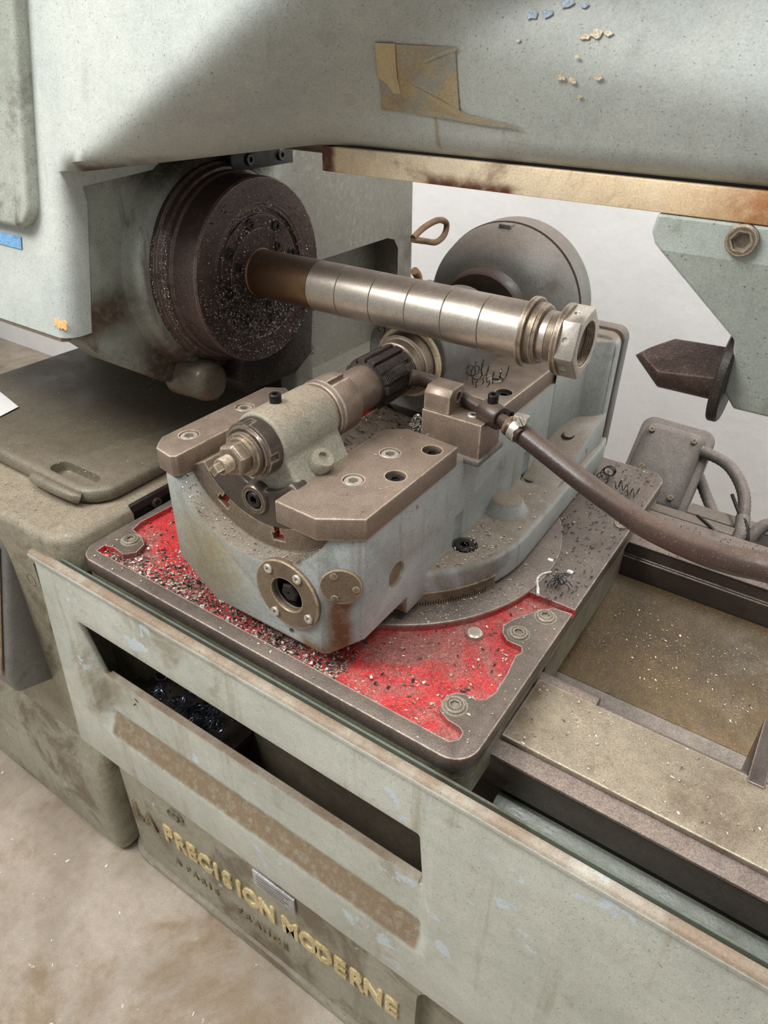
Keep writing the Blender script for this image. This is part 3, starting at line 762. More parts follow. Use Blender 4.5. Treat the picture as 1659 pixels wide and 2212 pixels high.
rad = [.0105 if i < 3 else (.0095 if i < 10 else .0078) for i in range(len(path))]
obj('pipe', tube(path, rad, 16), 'hose', pp)
d = Vector((.035, -.0115, -.0008)).normalized()
uu = d.cross(Vector((0, 0, 1))).normalized(); vv_ = uu.cross(d)
obj('pipe_collar', lathe((uu, vv_, d), (-.334, .7135, -.3665), [(0, .0095), (0, .0135), (.002, .0148), (.028, .0148), (.030, .0135), (.030, .0085)], 28, (False, False)), 'hose', pp)
place('collar_screw', socket_mesh(.0065, .012, .0034, .004, 'black', 'sock_collar'), (-.322, .711, -.3535), (0.05, -.1, 1), pp)
place('end_screw', socket_mesh(.0065, .009, .0034, .003, 'black', 'sock_end'), (-.341, .800, -.407), (.9, -.45, 0), sw)

hs = thing('coolant_hose', (-.1, .6, -.41), 'thick brown rubber coolant hose curving over the table to the right', 'hose')
hp = smooth_path([(-.289, .693, -.367), (-.262, .687, -.373), (-.19, .665, -.390), (-.139, .637, -.391), (-.1, .606, -.383), (-.051, .570, -.366), (-.020, .548, -.352), (.010, .536, -.340), (.06, .52, -.33), (.20, .505, -.335), (.36, .55, -.40), (.50, .66, -.53), (.60, .76, -.70), (.63, .80, -.755)], 8)
obj('hose_body', tube(hp, .0122, 20), 'hose', hs)
d = (Vector((-.262, .687, -.373)) - Vector((-.289, .693, -.367))).normalized()
uu = d.cross(Vector((0, 0, 1))).normalized(); vv_ = uu.cross(d)
obj('clamp_band', lathe((uu, vv_, d), (-.284, .692, -.368), [(0, .0120), (0, .0135), (.010, .0135), (.010, .0120)], 28, (False, False)), 'steel', hs)
obj('clamp_screw_housing', box(-.284, -.268, .686, .698, -.357, -.349, .0015), 'steel', hs)
place('clamp_screw', slot_mesh(.0058, .006, 'steel', 'slot_clamp'), (-.272, .684, -.352), (.3, -.9, .2), hs)
obj('thread_wrap', lathe((uu, vv_, d), (-.2925, .694, -.3665), [(0, .0088), (0, .0118), (.006, .0122), (.006, .009)], 24, (False, False)), 'rope', hs)

# ================================================================== HEADSTOCK
AYc, AZc = .757, -.2765
hd = thing('headstock', (-1.1, .9, -.66), 'grey-green headstock column with stained paint and leaning front', 'headstock')
def sstep(t):
    t = max(0, min(1, t)); return t * t * (3 - 2 * t)
def y_left(z): return .502 + .21 * (z + .297)
def y_right(x, z):
    zb = .017 - .150 * (x + .432) if x > -.432 else .017 + .1 * (-.432 - x)
    k = z - zb
    lean = .40 * (k + .012 * math.log(1 + math.exp(-k / .012)) if k > -.2 else 0)
    return .698 - .36 * max(0, min(z, zb) + .097) + lean  # arm's lower face tipped downward to darken it, in place of a cast shadow
def yf(x, z):
    xs_ = -.815 + (z + .13) * 1.75
    xs_ = max(xs_, -.815)
    w_ = .25 - .25 * max(0, z + .13)
    t = sstep((x - xs_) / max(w_, .12))
    return y_left(z) * (1 - t) + y_right(x, z) * t
def zl(x):
    if x <= -.80: return -.130
    return -.130 + .034 * min(1, (x + .80) / .24)
bm = bmesh.new()
XS = [-1.5 + .025 * i for i in range(27)] + [-.842, -.838, -.834, -.830, -.8265, -.824, -.822, -.8208, -.82, -.81]
XS = sorted(set([round(v, 4) for v in XS if v < -.80] + [round(-.80 + .012 * i, 4) for i in range(40)] + [-.32 + .03 * i for i in range(36)]))
NR, NL = 26, 10
cols = []
for x in XS:
    col_ = []
    if x <= -.8199:
        for j in range(NL):
            z = -.322 + (-.130 + .322) * j / NL
            e = min(.9999, max(0, (x + .842) / .022))
            col_.append(bm.verts.new((x, yf(x, z) + .022 * (1 - math.sqrt(1 - e * e)) * min(1, (-.130 - z) / .03 + .10), z)))
    else: col_ = [None] * NL
    z0 = zl(x)
    for j in range(NR + 1):
        z = z0 + (.34 - z0) * (j / NR) ** 1.15
        extra = .012 * max(0, 1 - (z - z0) / .012) ** 2
        if x <= -.8199: extra = 0
        col_.append(bm.verts.new((x, yf(x, z) + extra, z)))
    cols.append(col_)
for a, b in zip(cols, cols[1:]):
    for j in range(len(a) - 1):
        q = (a[j], b[j], b[j + 1], a[j + 1])
        if None in q: continue
        bm.faces.new(q)
# close the shell backwards
edges = [e for e in bm.edges if len(e.link_faces) == 1]
ext = bmesh.ops.extrude_edge_only(bm, edges=edges)
for g_ in ext['geom']:
    if isinstance(g_, bmesh.types.BMVert): g_.co.y = max(g_.co.y + .01, .86) if (g_.co.z > -.1311 and g_.co.x > -.8201) or g_.co.z > .3 else g_.co.y + .014
obj('front_casing', bm, 'column', hd, smooth=60)
side = [(.545, -.125), (.522, -.30), (.520, -.334), (.56, -.375), (.64, -.430), (.70, -.456), (.93, -.474), (.93, -.5785), (1.335, -.5785), (1.32, -.10), (.60, -.10)]
sb_ = prism(side, 'X', -.885, -.823, .008, 3)
sb_ = boolean(sb_, [prism([(.98, -.325), (1.23, -.325), (1.255, -.332), (1.27, -.352), (1.27, -.555), (.98, -.555)], 'X', -.91, -.7)])
obj('side_casting', sb_, 'side', hd, smooth=40)
obj('main_block', prism([(.56, -.12), (.53, -.318), (.95, -.325), (.95, -.5785), (1.325, -.5785), (1.31, -.12)], 'X', -1.5, -.88), 'side', hd)
bos = lathe('X', (0, AYc, AZc), [(-.845, .182), (-.832, .170), (-.823, .161), (-.812, .155), (-.800, .152), (-.794, .148), (-.794, .10)], 72, (False, False))
obj('spindle_boss', bos, 'side', hd, smooth=60)
obj('nose_boss', lathe('X', (0, .685, -.432), [(-.84, .034), (-.780, .031), (-.770, .027), (-.766, .018), (-.766, .0)], 32, (False, False)), 'lid', hd, smooth=60)
obj('chip_deflector', prism([(.728, -.445), (.74, -.468), (.86, -.472), (.905, -.45), (.915, -.34), (.76, -.34)], 'X', -.83, -.757, .006, 2), 'dark', hd)
obj('bottom_trim', prism([(.498, -.318), (.500, -.330), (.515, -.334), (.52, -.322)], 'X', -1.5, -.842, .002, 2), 'steel', hd)
hat = prism(rrect(-1.4, -.864, -.197, .6, .03, 8), 'Y', -.012, .012, .007, 4)
for v in hat.verts: v.co.y += y_left(v.co.z) - .004
tag(obj('hatch', hat, 'side', hd, smooth=50), 'raised rounded hatch cover')
tgb = box(-1.0, -.906, 0, .0012, -.2255, -.211)
for v in tgb.verts: v.co.y += y_left(v.co.z) - .0016
obj('blue_tag', tgb, 'bluetag', hd)
ch = [(-.846 + .026 * i / 9 * 1.0, -.2995 + random.uniform(-.003, .003)) for i in range(10)] + [(-.82 - .026 * i / 9, -.309 + random.uniform(-.002, .002)) for i in range(10)]
cb = prism(ch, 'Y', 0, .0008)
for v in cb.verts: v.co.y += y_left(v.co.z) - .0008
obj('primer_patch', cb, 'orange', hd, smooth=0)
mp = obj('mount_plate', box(-.83, -.775, .77, .90, -.152, -.128, .001), 'black', hd)
for y in (.805, .872):
    place('plate_screw', socket_mesh(.008, .004, .004, .003, 'dark', 'sock_mp'), (-.775, y, -.139), (1, 0, 0), mp)
obj('pull_rod', tube([(-.80, .79, -.108), (-.54, .79, -.108)], .0105, 16), 'brownsteel', hd)
obj('support', box(-1.3, -.86, .925, .94, -.5785, -.46), 'dark', hd)

# overarm slideway
oa = thing('overarm_slideway', (-.1, .77, -.124), 'rust-stained bronze-coloured slideway bar under the overhead arm', 'slideway')
obj('bar', box(-.560, .75, .700, .84, -.1235, -.0975, .0012), 'strip', oa)
obj('shadow_gap', box(-.555, .75, .708, .84, -.0985, -.090), 'black', oa)  # solid black strip put in as the shade between bar and arm

# old tape on the arm
def on_arm(pts, y_off, th, name, mat, parent, label=None):
    dn = []
    for p, q in zip(pts, pts[1:] + pts[:1]):
        k = max(1, int(math.hypot(q[0] - p[0], q[1] - p[1]) / .004))
        dn += [(p[0] + (q[0] - p[0]) * i / k, p[1] + (q[1] - p[1]) * i / k) for i in range(k)]
    b = prism(dn, 'Y', 0, th)
    bmesh.ops.triangulate(b, faces=b.faces[:])
    for v in b.verts: v.co.y += yf(v.co.x, v.co.z) - th - y_off
    return obj(name, b, mat, parent, smooth=0)
tp = thing('masking_tape', (-.44, .695, -.058), 'torn strip of yellowed masking tape on the overhead arm', 'tape')
on_arm([(-.4424, 0.0), (-.4268, -.0004), (-.4326, -.0142), (-.4373, -.0276), (-.4383, -.0414), (-.4464, -.0417), (-.4497, -.0338), (-.4553, -.028)], .0024, .0006, 'tape_strip', 'tape', tp)
on_arm([(-.4268, -.0008), (-.3703, -.0027), (-.3738, -.0052), (-.4005, -.0117), (-.414, -.0194), (-.4312, -.0236), (-.4363, -.0322), (-.4192, -.0301), (-.3998, -.0379), (-.3841, -.0547), (-.3665, -.0558), (-.3421, -.0591), (-.3067, -.0647), (-.3425, -.0642), (-.3722, -.062), (-.3975, -.0583), (-.4663, -.057), (-.4553, -.029), (-.4497, -.0345), (-.4464, -.0419), (-.4385, -.0414), (-.4373, -.0276), (-.4326, -.0142)], .0014, .0004, 'glue_residue', 'tapeglue', tp)

for (fx, fz, fr, k) in [(-0.2579, 0.0068, 0.004, 0), (-0.2486, 0.0088, 0.0059, 1), (-0.2394, 0.0095, 0.0036, 2), (-0.2728, -0.0224, 0.0045, 3), (-0.2627, -0.0244, 0.004, 4), (-0.2402, -0.0217, 0.0036, 5), (-0.2559, -0.0358, 0.0027, 6), (-0.3072, 0.0219, 0.0063, 7), (-0.293, 0.0226, 0.0059, 8), (-0.279, 0.0296, 0.0072, 9), (-0.2644, 0.0282, 0.004, 10), (-0.2608, -0.0071, 0.0022, 11), (-0.3139, 0.0035, 0.0022, 12)]:
    rnd = random.Random(k)
    on_arm([(fx + fr * rnd.uniform(.55, 1.25) * math.cos(2 * PI * i / 9), fz + fr * .6 * rnd.uniform(.55, 1.25) * math.sin(2 * PI * i / 9)) for i in range(9)], .0012, .0005, 'paint_flake', 'flakeblue' if k in (7, 8, 9, 10) else 'flake', hd)

# ================================================================== FACEPLATE (spindle nose)
fp = thing('spindle_faceplate', (-.76, AYc, -.41), 'big dark round spindle faceplate speckled with steel chips', 'faceplate')
prof = [(-.806, .146), (-.800, .146), (-.797, .142), (-.797, .139), (-.786, .139), (-.784, .136), (-.776, .133), (-.775, .130), (-.766, .129), (-.764, .1265), (-.7235, .1265), (-.721, .1245), (-.721, .092), (-.7225, .0905), (-.7225, .0865), (-.7265, .086), (-.7265, .079), (-.7235, .078), (-.7235, .0)]
fpo = lathe('X', (0, AYc, AZc), prof, 96, (False, False))
disc = obj('disc', fpo, 'disc', fp, smooth=32)
obj('inner_disc', lathe('X', (0, AYc, AZc), [(-.728, .0605), (-.7225, .0605), (-.722, .060), (-.722, .0)], 64, (False, False)), 'disc', fp, smooth=32)
for a in (12, 57, 102, 147, 192, 237, 282, 327):
    t = math.radians(a)
    place('face_bolt', socket_mesh(.0082, .0022, .0045, .0035, 'black', 'sock_face'), (-.7235, AYc + .069 * math.cos(t), AZc + .069 * math.sin(t)), (1, 0, 0), fp)
for a in (40, 160, 280):
    t = math.radians(a)
    place('inner_bolt', socket_mesh(.006, .0015, .0033, .0025, 'black', 'sock_face2'), (-.722, AYc + .048 * math.cos(t), AZc + .048 * math.sin(t)), (1, 0, 0), fp)
obj('radial_hole', lathe((Vector((1, 0, 0)), Vector((0, -.42, .9)).normalized(), Vector((0, -.906, -.422)).normalized()), (-.748, AYc, AZc), [(.1267, .0075), (.1262, .006), (.122, .0055), (.122, 0)], 20, (False, False)), 'dark', fp)

# ================================================================== WORK ARBOR
wa = thing('work_arbor', (-.48, AYc, -.31), 'long ground steel work arbor with spacer rings and end nut', 'arbor')
def lx(name, prof, mat, n=64, cap=(True, True), sm=35):
    return obj(name, lathe('X', (0, AYc, AZc), prof, n, cap), mat, wa, smooth=sm)
lx('shank', [(-.724, .037), (-.722, .034), (-.72, .0325), (-.6155, .0330)], 'arborbrown')
bounds = [-.6155, -.5672, -.5135, -.4595, -.4085, -.3585, -.3075]
for a, b_ in zip(bounds, bounds[1:]):
    lx('spacer_ring', [(a, .0300), (a + .0004, .0326), (a + .0009, .0331), (b_ - .0009, .0331), (b_ - .0004, .0326), (b_, .0300)], 'arbor')
lx('end_collar', [(-.3078, .031), (-.3068, .0385), (-.3062, .0405), (-.3005, .0405), (-.2995, .0395), (-.2995, .036)], 'brownsteel')
lx('thrust_ring', [(-.300, .0355), (-.2915, .0355), (-.2905, .034), (-.2875, .0335), (-.2865, .0320), (-.286, .029)], 'brownsteel')
thr = [(-.288, .0285), (-.278, .0285)]
for k in range(6): thr += [(-.2775 + k * .0018, .0272), (-.2768 + k * .0018, .0284)]
lx('thread', thr + [(-.262, .027)], 'arbor', 48)
nut = thing('arbor_nut', (-.25, AYc, -.32), 'large hexagon flange nut with pin holes on the arbor end', 'nut')
obj('flange', lathe('X', (0, AYc, AZc), [(-.2655, .030), (-.2655, .0395), (-.2645, .0405), (-.2590, .0405), (-.258, .0395), (-.258, .030)], 64), 'brownsteel', nut)
hx_ = hexring((0, AYc, AZc), 'X', [(-.2585, .0405), (-.239, .0405), (-.2375, .0385)], math.radians(12))
holes = [disc_hole(.0255, 'X', (0, AYc, AZc), -.2475, -.22, 40)]
for i in range(6):
    t = math.radians(12 + 30 + 60 * i)
    dd = Vector((0, math.cos(t), math.sin(t)))
    holes.append(lathe((Vector((1, 0, 0)), dd.cross(Vector((1, 0, 0))), dd), (-.2515, AYc, AZc), [(.0325, .0031), (.05, .0031)], 14))
hx_ = boolean(hx_, holes)
bev(hx_, .0006, 1, 30)
obj('hexagon', hx_, 'steel', nut, smooth=30)
ths = []
for k in range(5): ths += [(-.2475 + k * .002, .0254), (-.2465 + k * .002, .0244)]
obj('inner_thread', lathe('X', (0, AYc, AZc), ths, 40, (False, False)), 'brownsteel', nut)
obj('arbor_face', lathe('X', (0, AYc, AZc), [(-.2480, .0243), (-.2462, .0243), (-.2462, .0052), (-.2485, .0035), (-.252, .0)], 40, (False, False)), 'brownsteel', wa)

# ================================================================== TAILSTOCK AND CENTRE
ts = thing('tailstock', (.0, .76, -.31), 'grey-green tailstock bracket hanging from the overhead slideway', 'tailstock')
pol = [(-.176, -.1238), (-.179, -.140), (-.174, -.150), (-.087, -.229), (-.085, -.245), (-.085, -.285), (-.072, -.303), (.26, -.303), (.26, -.1238)]
tsm = prism(pol, 'Y', .7000, .835)
bmesh.ops.bisect_plane(tsm, geom=tsm.verts[:] + tsm.edges[:] + tsm.faces[:], plane_co=(0, 0, -.1545), plane_no=(0, 0, 1))
for v in tsm.verts:
    if v.co.y < .72 and v.co.z < -.155: v.co.y += (-.1545 - v.co.z) * .26
bev(tsm, .003, 2, 25)
obj('body', tsm, 'tail', ts, smooth=8)
place('clamp_bolt', socket_mesh(.0135, .006, .0085, .004, 'brownsteel', 'sock_tail'), (-.101, .700, -.137), (0, -1, 0), ts)
obj('quill_flange', lathe('X', (0, AYc, AZc), [(-.0935, .025), (-.0935, .0465), (-.092, .048), (-.085, .048), (-.083, .046)], 56), 'dark', ts)
tc = thing('tailstock_centre', (-.13, AYc, -.30), 'dark pointed half centre in the tailstock quill', 'centre')
cb = lathe('X', (0, AYc, AZc), [(-.182, .0004), (-.1765, .0052), (-.1505, .0268), (-.149, .0272), (-.09, .0272)], 56)
fn = Vector((-.10, -.42, .90)).normalized()
bmesh.ops.bisect_plane(cb, geom=cb.verts[:] + cb.edges[:] + cb.faces[:], plane_co=Vector((-.150, AYc, AZc)) + fn * .0095, plane_no=fn, clear_outer=True)
bmesh.ops.holes_fill(cb, edges=[e for e in cb.edges if len(e.link_faces) == 1], sides=0)
obj('point', cb, 'disc', tc, smooth=25)

# ================================================================== LID AND THINGS AT THE LEFT
ld = thing('bed_lid', (-1.15, .70, -.578), 'oily olive-brown lid with moulded finger grip on the bed end', 'lid')
lp = prism(rrect(-1.36, -.825, .478, .92, .05, 8), 'Z', -.5785, -.552, .012, 4)
lp = boolean(lp, [prism(rrect(-.955, -.858, .494, .524, .013, 5), 'Z', -.569, -.5)])
bev(lp, .003, 2, 35)
obj('cover', lp, 'lid', ld, smooth=40)
gp = tube(smooth_path([(-.965, .479, -.566), (-.955, .473, -.562), (-.91, .471, -.561), (-.868, .474, -.562), (-.858, .480, -.566)], 5), [.004] + [.009] * 19 + [.004], 12)
obj('finger_grip', gp, 'lid', ld, smooth=60)
pb = bmesh.new()
for k, (o1, zz) in enumerate(((0, 0), (.004, .0012))):
    b2 = prism([(-1.186 + o1, .592), (-1.172, .545 + o1), (-1.33, .52 + o1), (-1.345, .625)], 'Z', -.5515 + zz, -.5507 + zz)
    me_ = bpy.data.meshes.new('t'); b2.to_mesh(me_); b2.free(); pb.from_mesh(me_); bpy.data.meshes.remove(me_)
tag(obj('paper_sheets', pb, 'paper', smooth=0), 'white paper sheets with a pointed corner lying on the lid', 'paper')
bk = thing('slide_cover', (-.80, .64, -.62), 'black sliding way cover end with two screws beside the table', 'way cover')
obj('cover_bar', box(-.826, -.800, .52, .80, -.612, -.580, .002), 'black', bk)
for y in (.565, .66):
    place('cover_screw', socket_mesh(.009, .004, .0045, .003, 'dark', 'sock_slc'), (-.800, y, -.596), (1, 0, 0), bk)
cx = thing('control_box', (-1.15, .37, -.93), 'dark grey tapered box with beige plate on the bed end', 'box')
cbm = prism([(.42, -.592), (.402, -.60), (.395, -.65), (.333, -.875), (.338, -.915), (.40, -.935), (.42, -.935)], 'X', -1.6, -.952, .012, 4)
obj('casing', cbm, 'grey', cx, smooth=50)
pm = prism([(.3935, -.65), (.3315, -.872), (.3285, -.871), (.3905, -.649)], 'X', -1.5, -.966, .0008, 1)
pco = obj('face_plate', pm, 'bronze', cx)
place('rivet', slot_mesh(.006, .002, 'brownsteel', 'slot_rivet'), (-.978, .386, -.667), (0, -.963, .27), pco)

# ================================================================== REAR RIGHT: BOX, CONDUITS
jb = thing('junction_box', (-.19, 1.21, -.72), 'dusty grey terminal box with tilted bolted cover behind the table', 'junction box')
o_ = Vector((-.203, 1.223, -.643)); ex = Vector((1, -.06, 0)).normalized()
ey = Vector((.03, .60, .80)).normalized(); ey = (ey - ex * ey.dot(ex)).normalized(); ez = ex.cross(ey)
def tilt(bm):
    for v in bm.verts: v.co = o_ + ex * v.co.x + ey * v.co.y + ez * v.co.z
    return bm
obj('flange', tilt(prism(rrect(-.066, .066, -.088, .088, .022, 6), 'Z', -.012, .0, .003, 2)), 'jbox', jb)
cvm = rings_bm([[Vector((p[0], p[1], z)) for p in rrect(-w, w, -h, h, r, 6)] for w, h, r, z in ((.054, .076, .018, -.002), (.052, .074, .018, .014), (.047, .069, .016, .021), (.040, .062, .013, .023))])
obj('cover', tilt(cvm), 'jbox', jb, smooth=60)
for px_, py_ in ((-.038, .058), (.038, .058), (-.030, -.012), (.038, -.05)):
    place('cover_bolt', hexbolt_mesh(.0055, .006, 'brownsteel', 'hex_box'), o_ + ex * px_ + ey * py_ + ez * .0225, ez, jb)
obj('back', tilt(prism(rrect(-.058, .058, -.08, .08, .02, 6), 'Z', -.07, -.011)), 'jbox', jb)
bkb = thing('cable_bracket', (-.08, 1.10, -.70), 'olive steel bracket rails behind the rear slideway', 'bracket')
obj('rail', prism([(1.075, -.70), (1.075, -.645), (1.10, -.645), (1.10, -.70)], 'X', -.18, -.05, .002), 'grey', bkb)
obj('upper_rail', prism([(1.12, -.72), (1.12, -.655), (1.155, -.655), (1.155, -.72)], 'X', -.13, .0, .002), 'grey', bkb)
place('rail_bolt', hexbolt_mesh(.007, .005, 'tside', 'hex_rail'), (-.075, 1.075, -.668), (0, -1, 0), bkb)
obj('gland_block', box(-.035, .015, 1.07, 1.13, -.72, -.655, .006), 'dark', bkb)
def conduit(name, pts, r, label):
    P = smooth_path(pts, 14)
    rad = [r * (1.0 if (i % 2 == 0) else .93) for i in range(len(P))]
    return tag(obj(name, tube(P, rad, 14), 'conduit', smooth=60), label, 'conduit')
conduit('flexible_conduit', [(-.150, 1.245, -.60), (-.10, 1.225, -.603), (-.063, 1.192, -.625), (-.047, 1.155, -.655), (-.047, 1.12, -.69), (-.05, 1.09, -.72)], .0105, 'grey flexible conduit arching from the terminal box to the bracket')
conduit('flexible_conduit', [(-.155, 1.275, -.65), (-.122, 1.257, -.69), (-.09, 1.225, -.715), (-.06, 1.19, -.735), (-.03, 1.15, -.75)], .010, 'lower grey flexible conduit under the arching one')
conduit('flexible_conduit', [(-.028, 1.09, -.70), (-.026, 1.10, -.66), (-.01, 1.12, -.635), (.018, 1.125, -.632), (.05, 1.12, -.65), (.09, 1.1, -.70)], .0105, 'ribbed grey conduit loop at the right picture edge')
conduit('flexible_conduit', [(-.06, 1.085, -.72), (-.052, 1.08, -.68), (-.04, 1.095, -.655), (-.046, 1.13, -.64)], .0115, 'short upright ribbed conduit tied beside the gland block')
for k, pts in enumerate((((-.075, 1.175, -.63), (-.055, 1.135, -.635), (-.035, 1.105, -.64), (-.02, 1.075, -.675)), ((-.11, 1.10, -.645), (-.08, 1.075, -.645), (-.05, 1.066, -.66)))):
    tag(obj('cable', tube(smooth_path(pts, 8), .003, 8), 'black'), ['thin black cable crossing the conduits', 'thin black cable lying against the bracket rail'][k], 'cable')
lp_ = smooth_path([(-.80, 1.29, -.332), (-.80, 1.335, -.318), (-.80, 1.39, -.313), (-.80, 1.425, -.325), (-.80, 1.42, -.347), (-.80, 1.385, -.357), (-.80, 1.335, -.346), (-.80, 1.29, -.335)], 6)
tag(obj('cord_loop', tube(lp_, .0065, 10), 'rope', smooth=60), 'brown woven cord loop sticking out behind the headstock', 'cord')
tag(obj('cord_end', tube(smooth_path([(-.80, 1.30, -.40), (-.80, 1.318, -.42), (-.80, 1.318, -.46), (-.80, 1.30, -.49)], 6), .009, 10), 'rope', smooth=60), 'short end of brown cord hanging beside the headstock edge', 'cord')
tag(obj('rear_block', box(-.80, -.74, 1.28, 1.36, -.50, -.43, .003), 'grey'), 'small grey block behind the work arbor', 'block')

# ================================================================== SWARF
def curl(name, start, direction, turns, r, pitch, wire, mat, label, group=None, taper=0.0):
    d = Vector(direction).normalized(); u = d.orthogonal().normalized(); v = d.cross(u)
    n = int(turns * 14); P = []
    for i in range(n + 1):
        t = i / 14; rr_ = r * (1 - taper * i / n)
        wob = Vector((0, 0, 0)) + u * (.6 * r * math.sin(i * .11)) + v * (.4 * r * math.sin(i * .07 + 1))
        P.append(Vector(start) + d * (pitch * t) + u * (rr_ * math.cos(2 * PI * t)) + v * (rr_ * math.sin(2 * PI * t)) + wob)
    o = obj(name, tube(P, wire, 5), mat)
    return tag(o, label, 'metal chip', group)
curl('swarf_curl', (-.275, .69, -.6045), (.6, .55, 0), 11, .0030, .0042, .0007, 'swarf_bright', 'silvery spiral chip on the red recess beside the bolt pad')
curl('swarf_curl', (-.42, .855, -.384), (.9, .15, 0), 5, .010, .009, .0007, 'swarf_blue', 'loose dark spiral chip on the rear clamp plate')
curl('swarf_curl', (-.425, .85, -.386), (.8, -.5, 0), 4, .008, .010, .0007, 'swarf_blue', 'smaller dark curl lying across the rear clamp plate screw')
curl('swarf_curl', (-.258, 1.075, -.590), (.1, -1, 0), 6, .009, .008, .0009, 'swarf_dark', 'dark spring-like chip at the back corner of the table')
curl('swarf_curl', (-.235, 1.02, -.592), (1, .2, 0), 4, .007, .010, .0009, 'swarf_dark', 'open dark curl near the rear table corner')
tang = bmesh.new()
for k in range(7):
    c = Vector((-.212 + random.uniform(-.008, .008), .738 + random.uniform(-.008, .008), -.594 + random.uniform(-.003, .004)))
    ax = Vector((random.uniform(-1, 1), random.uniform(-1, 1), random.uniform(.2, 1))).normalized(); u = ax.orthogonal().normalized(); v = ax.cross(u)
    rr_ = random.uniform(.004, .010)
    tube([c + u * (rr_ * math.cos(t * .45)) + v * (rr_ * math.sin(t * .45)) + ax * (t * .0003) for t in range(18)], .0006, 5, bm=tang)
tag(obj('swarf_tangle', tang, 'swarf_blue'), 'tangled blue-black chip on the table near the red corner', 'metal chip')
tag(obj('cable_tie', tube(smooth_path([(-.230, .757, -.596), (-.238, .748, -.597), (-.240, .735, -.598), (-.232, .718, -.5985), (-.226, .705, -.5985)], 6), [.0014] * 18 + [.0022] * 7, 8), 'white'), 'white bent plastic scrap beside the blue-black tangle', 'scrap')
tag(obj('plastic_bit', bev(box(-.246, -.238, .780, .786, -.600, -.596), .001), 'white'), 'small white plastic bit on the table behind the tangle', 'scrap')
tag(obj('plastic_bit', bev(box(-.214, -.205, .771, .777, -.600, -.5955), .0018), 'white'), 'cream crumb on the table above the tangle', 'scrap')
# chips nobody could count
def scatter(name, n, sampler, smin, smax, mat, label, curly=.3, up_=(0, 0, 1)):
    b = bmesh.new()
    for k in range(n):
        p, nn = sampler()
        p = Vector(p); nn = Vector(nn)
        s = smin + (smax - smin) * random.random() ** 2.5
        u = Matrix.Rotation(random.uniform(0, 2 * PI), 3, nn) @ nn.orthogonal().normalized(); v = nn.cross(u)
        p = p + nn * (s * .12)
        if random.random() < curly:
            seg = 4; ang = random.uniform(1.5, 4.5); w = s * .22; pv = None
            for i in range(seg + 1):
                a = ang * i / seg
                c = p + u * (s * .45 * math.sin(a)) + nn * (s * .45 * (1 - math.cos(a)) * .7 + s * .05)
                e = (b.verts.new(c - v * w), b.verts.new(c + v * w))
                if pv: b.faces.new((pv[0], pv[1], e[1], e[0]))
                pv = e
        else:
            l, w, h = s * .5, s * random.uniform(.12, .35), s * .14
            vv = [b.verts.new(p + u * (l * a) + v * (w * c) + nn * (h * e)) for a, c, e in ((-1, -1, 0), (1, -.6, .5), (.8, 1, 0), (-.9, .8, .8))]
            b.faces.new((vv[0], vv[1], vv[2])); b.faces.new((vv[0], vv[2], vv[3]))
    return tag(obj(name, b, mat, smooth=0), label, 'metal chips', kind='stuff')
UPV = (0, 0, 1)
def inside_poly(x, y, P):
    c = False; j = len(P) - 1
    for i in range(len(P)):
        if ((P[i][1] > y) != (P[j][1] > y)) and x < (P[j][0] - P[i][0]) * (y - P[i][1]) / (P[j][1] - P[i][1] + 1e-12) + P[i][0]: c = not c
        j = i
    return c
def s_red():
    while True:
        if random.random() < .62:
            x = random.uniform(-.775, -.36); y = .44 + abs(random.gauss(0, .028)) + .00 * x
        else:
            x = random.uniform(-.78, -.18); y = random.uniform(.437, .705)
        if inside_poly(x, y, REDL) and (x - CX) ** 2 + (y - CY) ** 2 > .25 ** 2: return (x, y, -.6085), UPV
def s_table():
    while True:
        x = random.uniform(-.79, -.18); y = random.uniform(.42, 1.115)
        if inside_poly(x, y, REDL): continue
        if (x - CX) ** 2 + (y - CY) ** 2 < .245 ** 2: continue
        return (x, y, -.600), UPV
def s_tabler():
    x = random.uniform(-.27, -.18); y = random.uniform(.70, 1.11); return (x, y, -.600), UPV
def s_ledge():
    while True:
        a = random.uniform(-75, 0); r = random.uniform(.15, .206); x = CX + r * math.cos(math.radians(a)); y = CY + r * math.sin(math.radians(a)) + (random.uniform(0, .12) if a > -8 else 0)
        if x > -.335: return (x, y, -.545), UPV
def s_ring():
    a = math.radians(random.uniform(-100, 0)); r = random.uniform(.213, .244); return (CX + r * math.cos(a), CY + r * math.sin(a), -.5975), UPV
def s_cradle():
    a = math.radians(random.uniform(205, 325)); y = random.uniform(.449, .473); return (HX + .1275 * math.cos(a), y, HZ + .1275 * math.sin(a)), (-math.cos(a), 0, -math.sin(a))
def s_plates():
    if random.random() < .75: return (random.uniform(-.43, -.34), random.uniform(.475, .65), -.394), UPV
    return (random.uniform(-.63, -.59), random.uniform(.46, .65), -.394), UPV
def s_disc():
    while True:
        r = .124 * math.sqrt(random.random()); a = random.uniform(0, 2 * PI)
        y, z = r * math.cos(a), r * math.sin(a)
        if r < .036: continue
        keep = .1 + .9 * sstep((-z + .035) / .09)
        if random.random() < keep: return (-.7215 if r > .087 else -.722, AYc + y, AZc + z), (1, 0, 0)
def s_rim():
    a = math.radians(random.uniform(150, 300)); x = random.uniform(-.80, -.766); r = .139 if x < -.786 else .134
    return (x, AYc + r * math.cos(a), AZc + r * math.sin(a)), (0, math.cos(a), math.sin(a))
def s_defl(): return (-.7565, random.uniform(.72, .91), random.uniform(-.45, -.36)), (1, 0, 0)
def s_lid(): return (random.uniform(-1.3, -.83), random.uniform(.485, .88), -.552), UPV
def s_cast(): return (random.uniform(-1.2, -.81), random.uniform(.405, .475), -.578), UPV
def s_guard(): return (random.uniform(-.17, .11), random.uniform(.51, .607), -.640), UPV
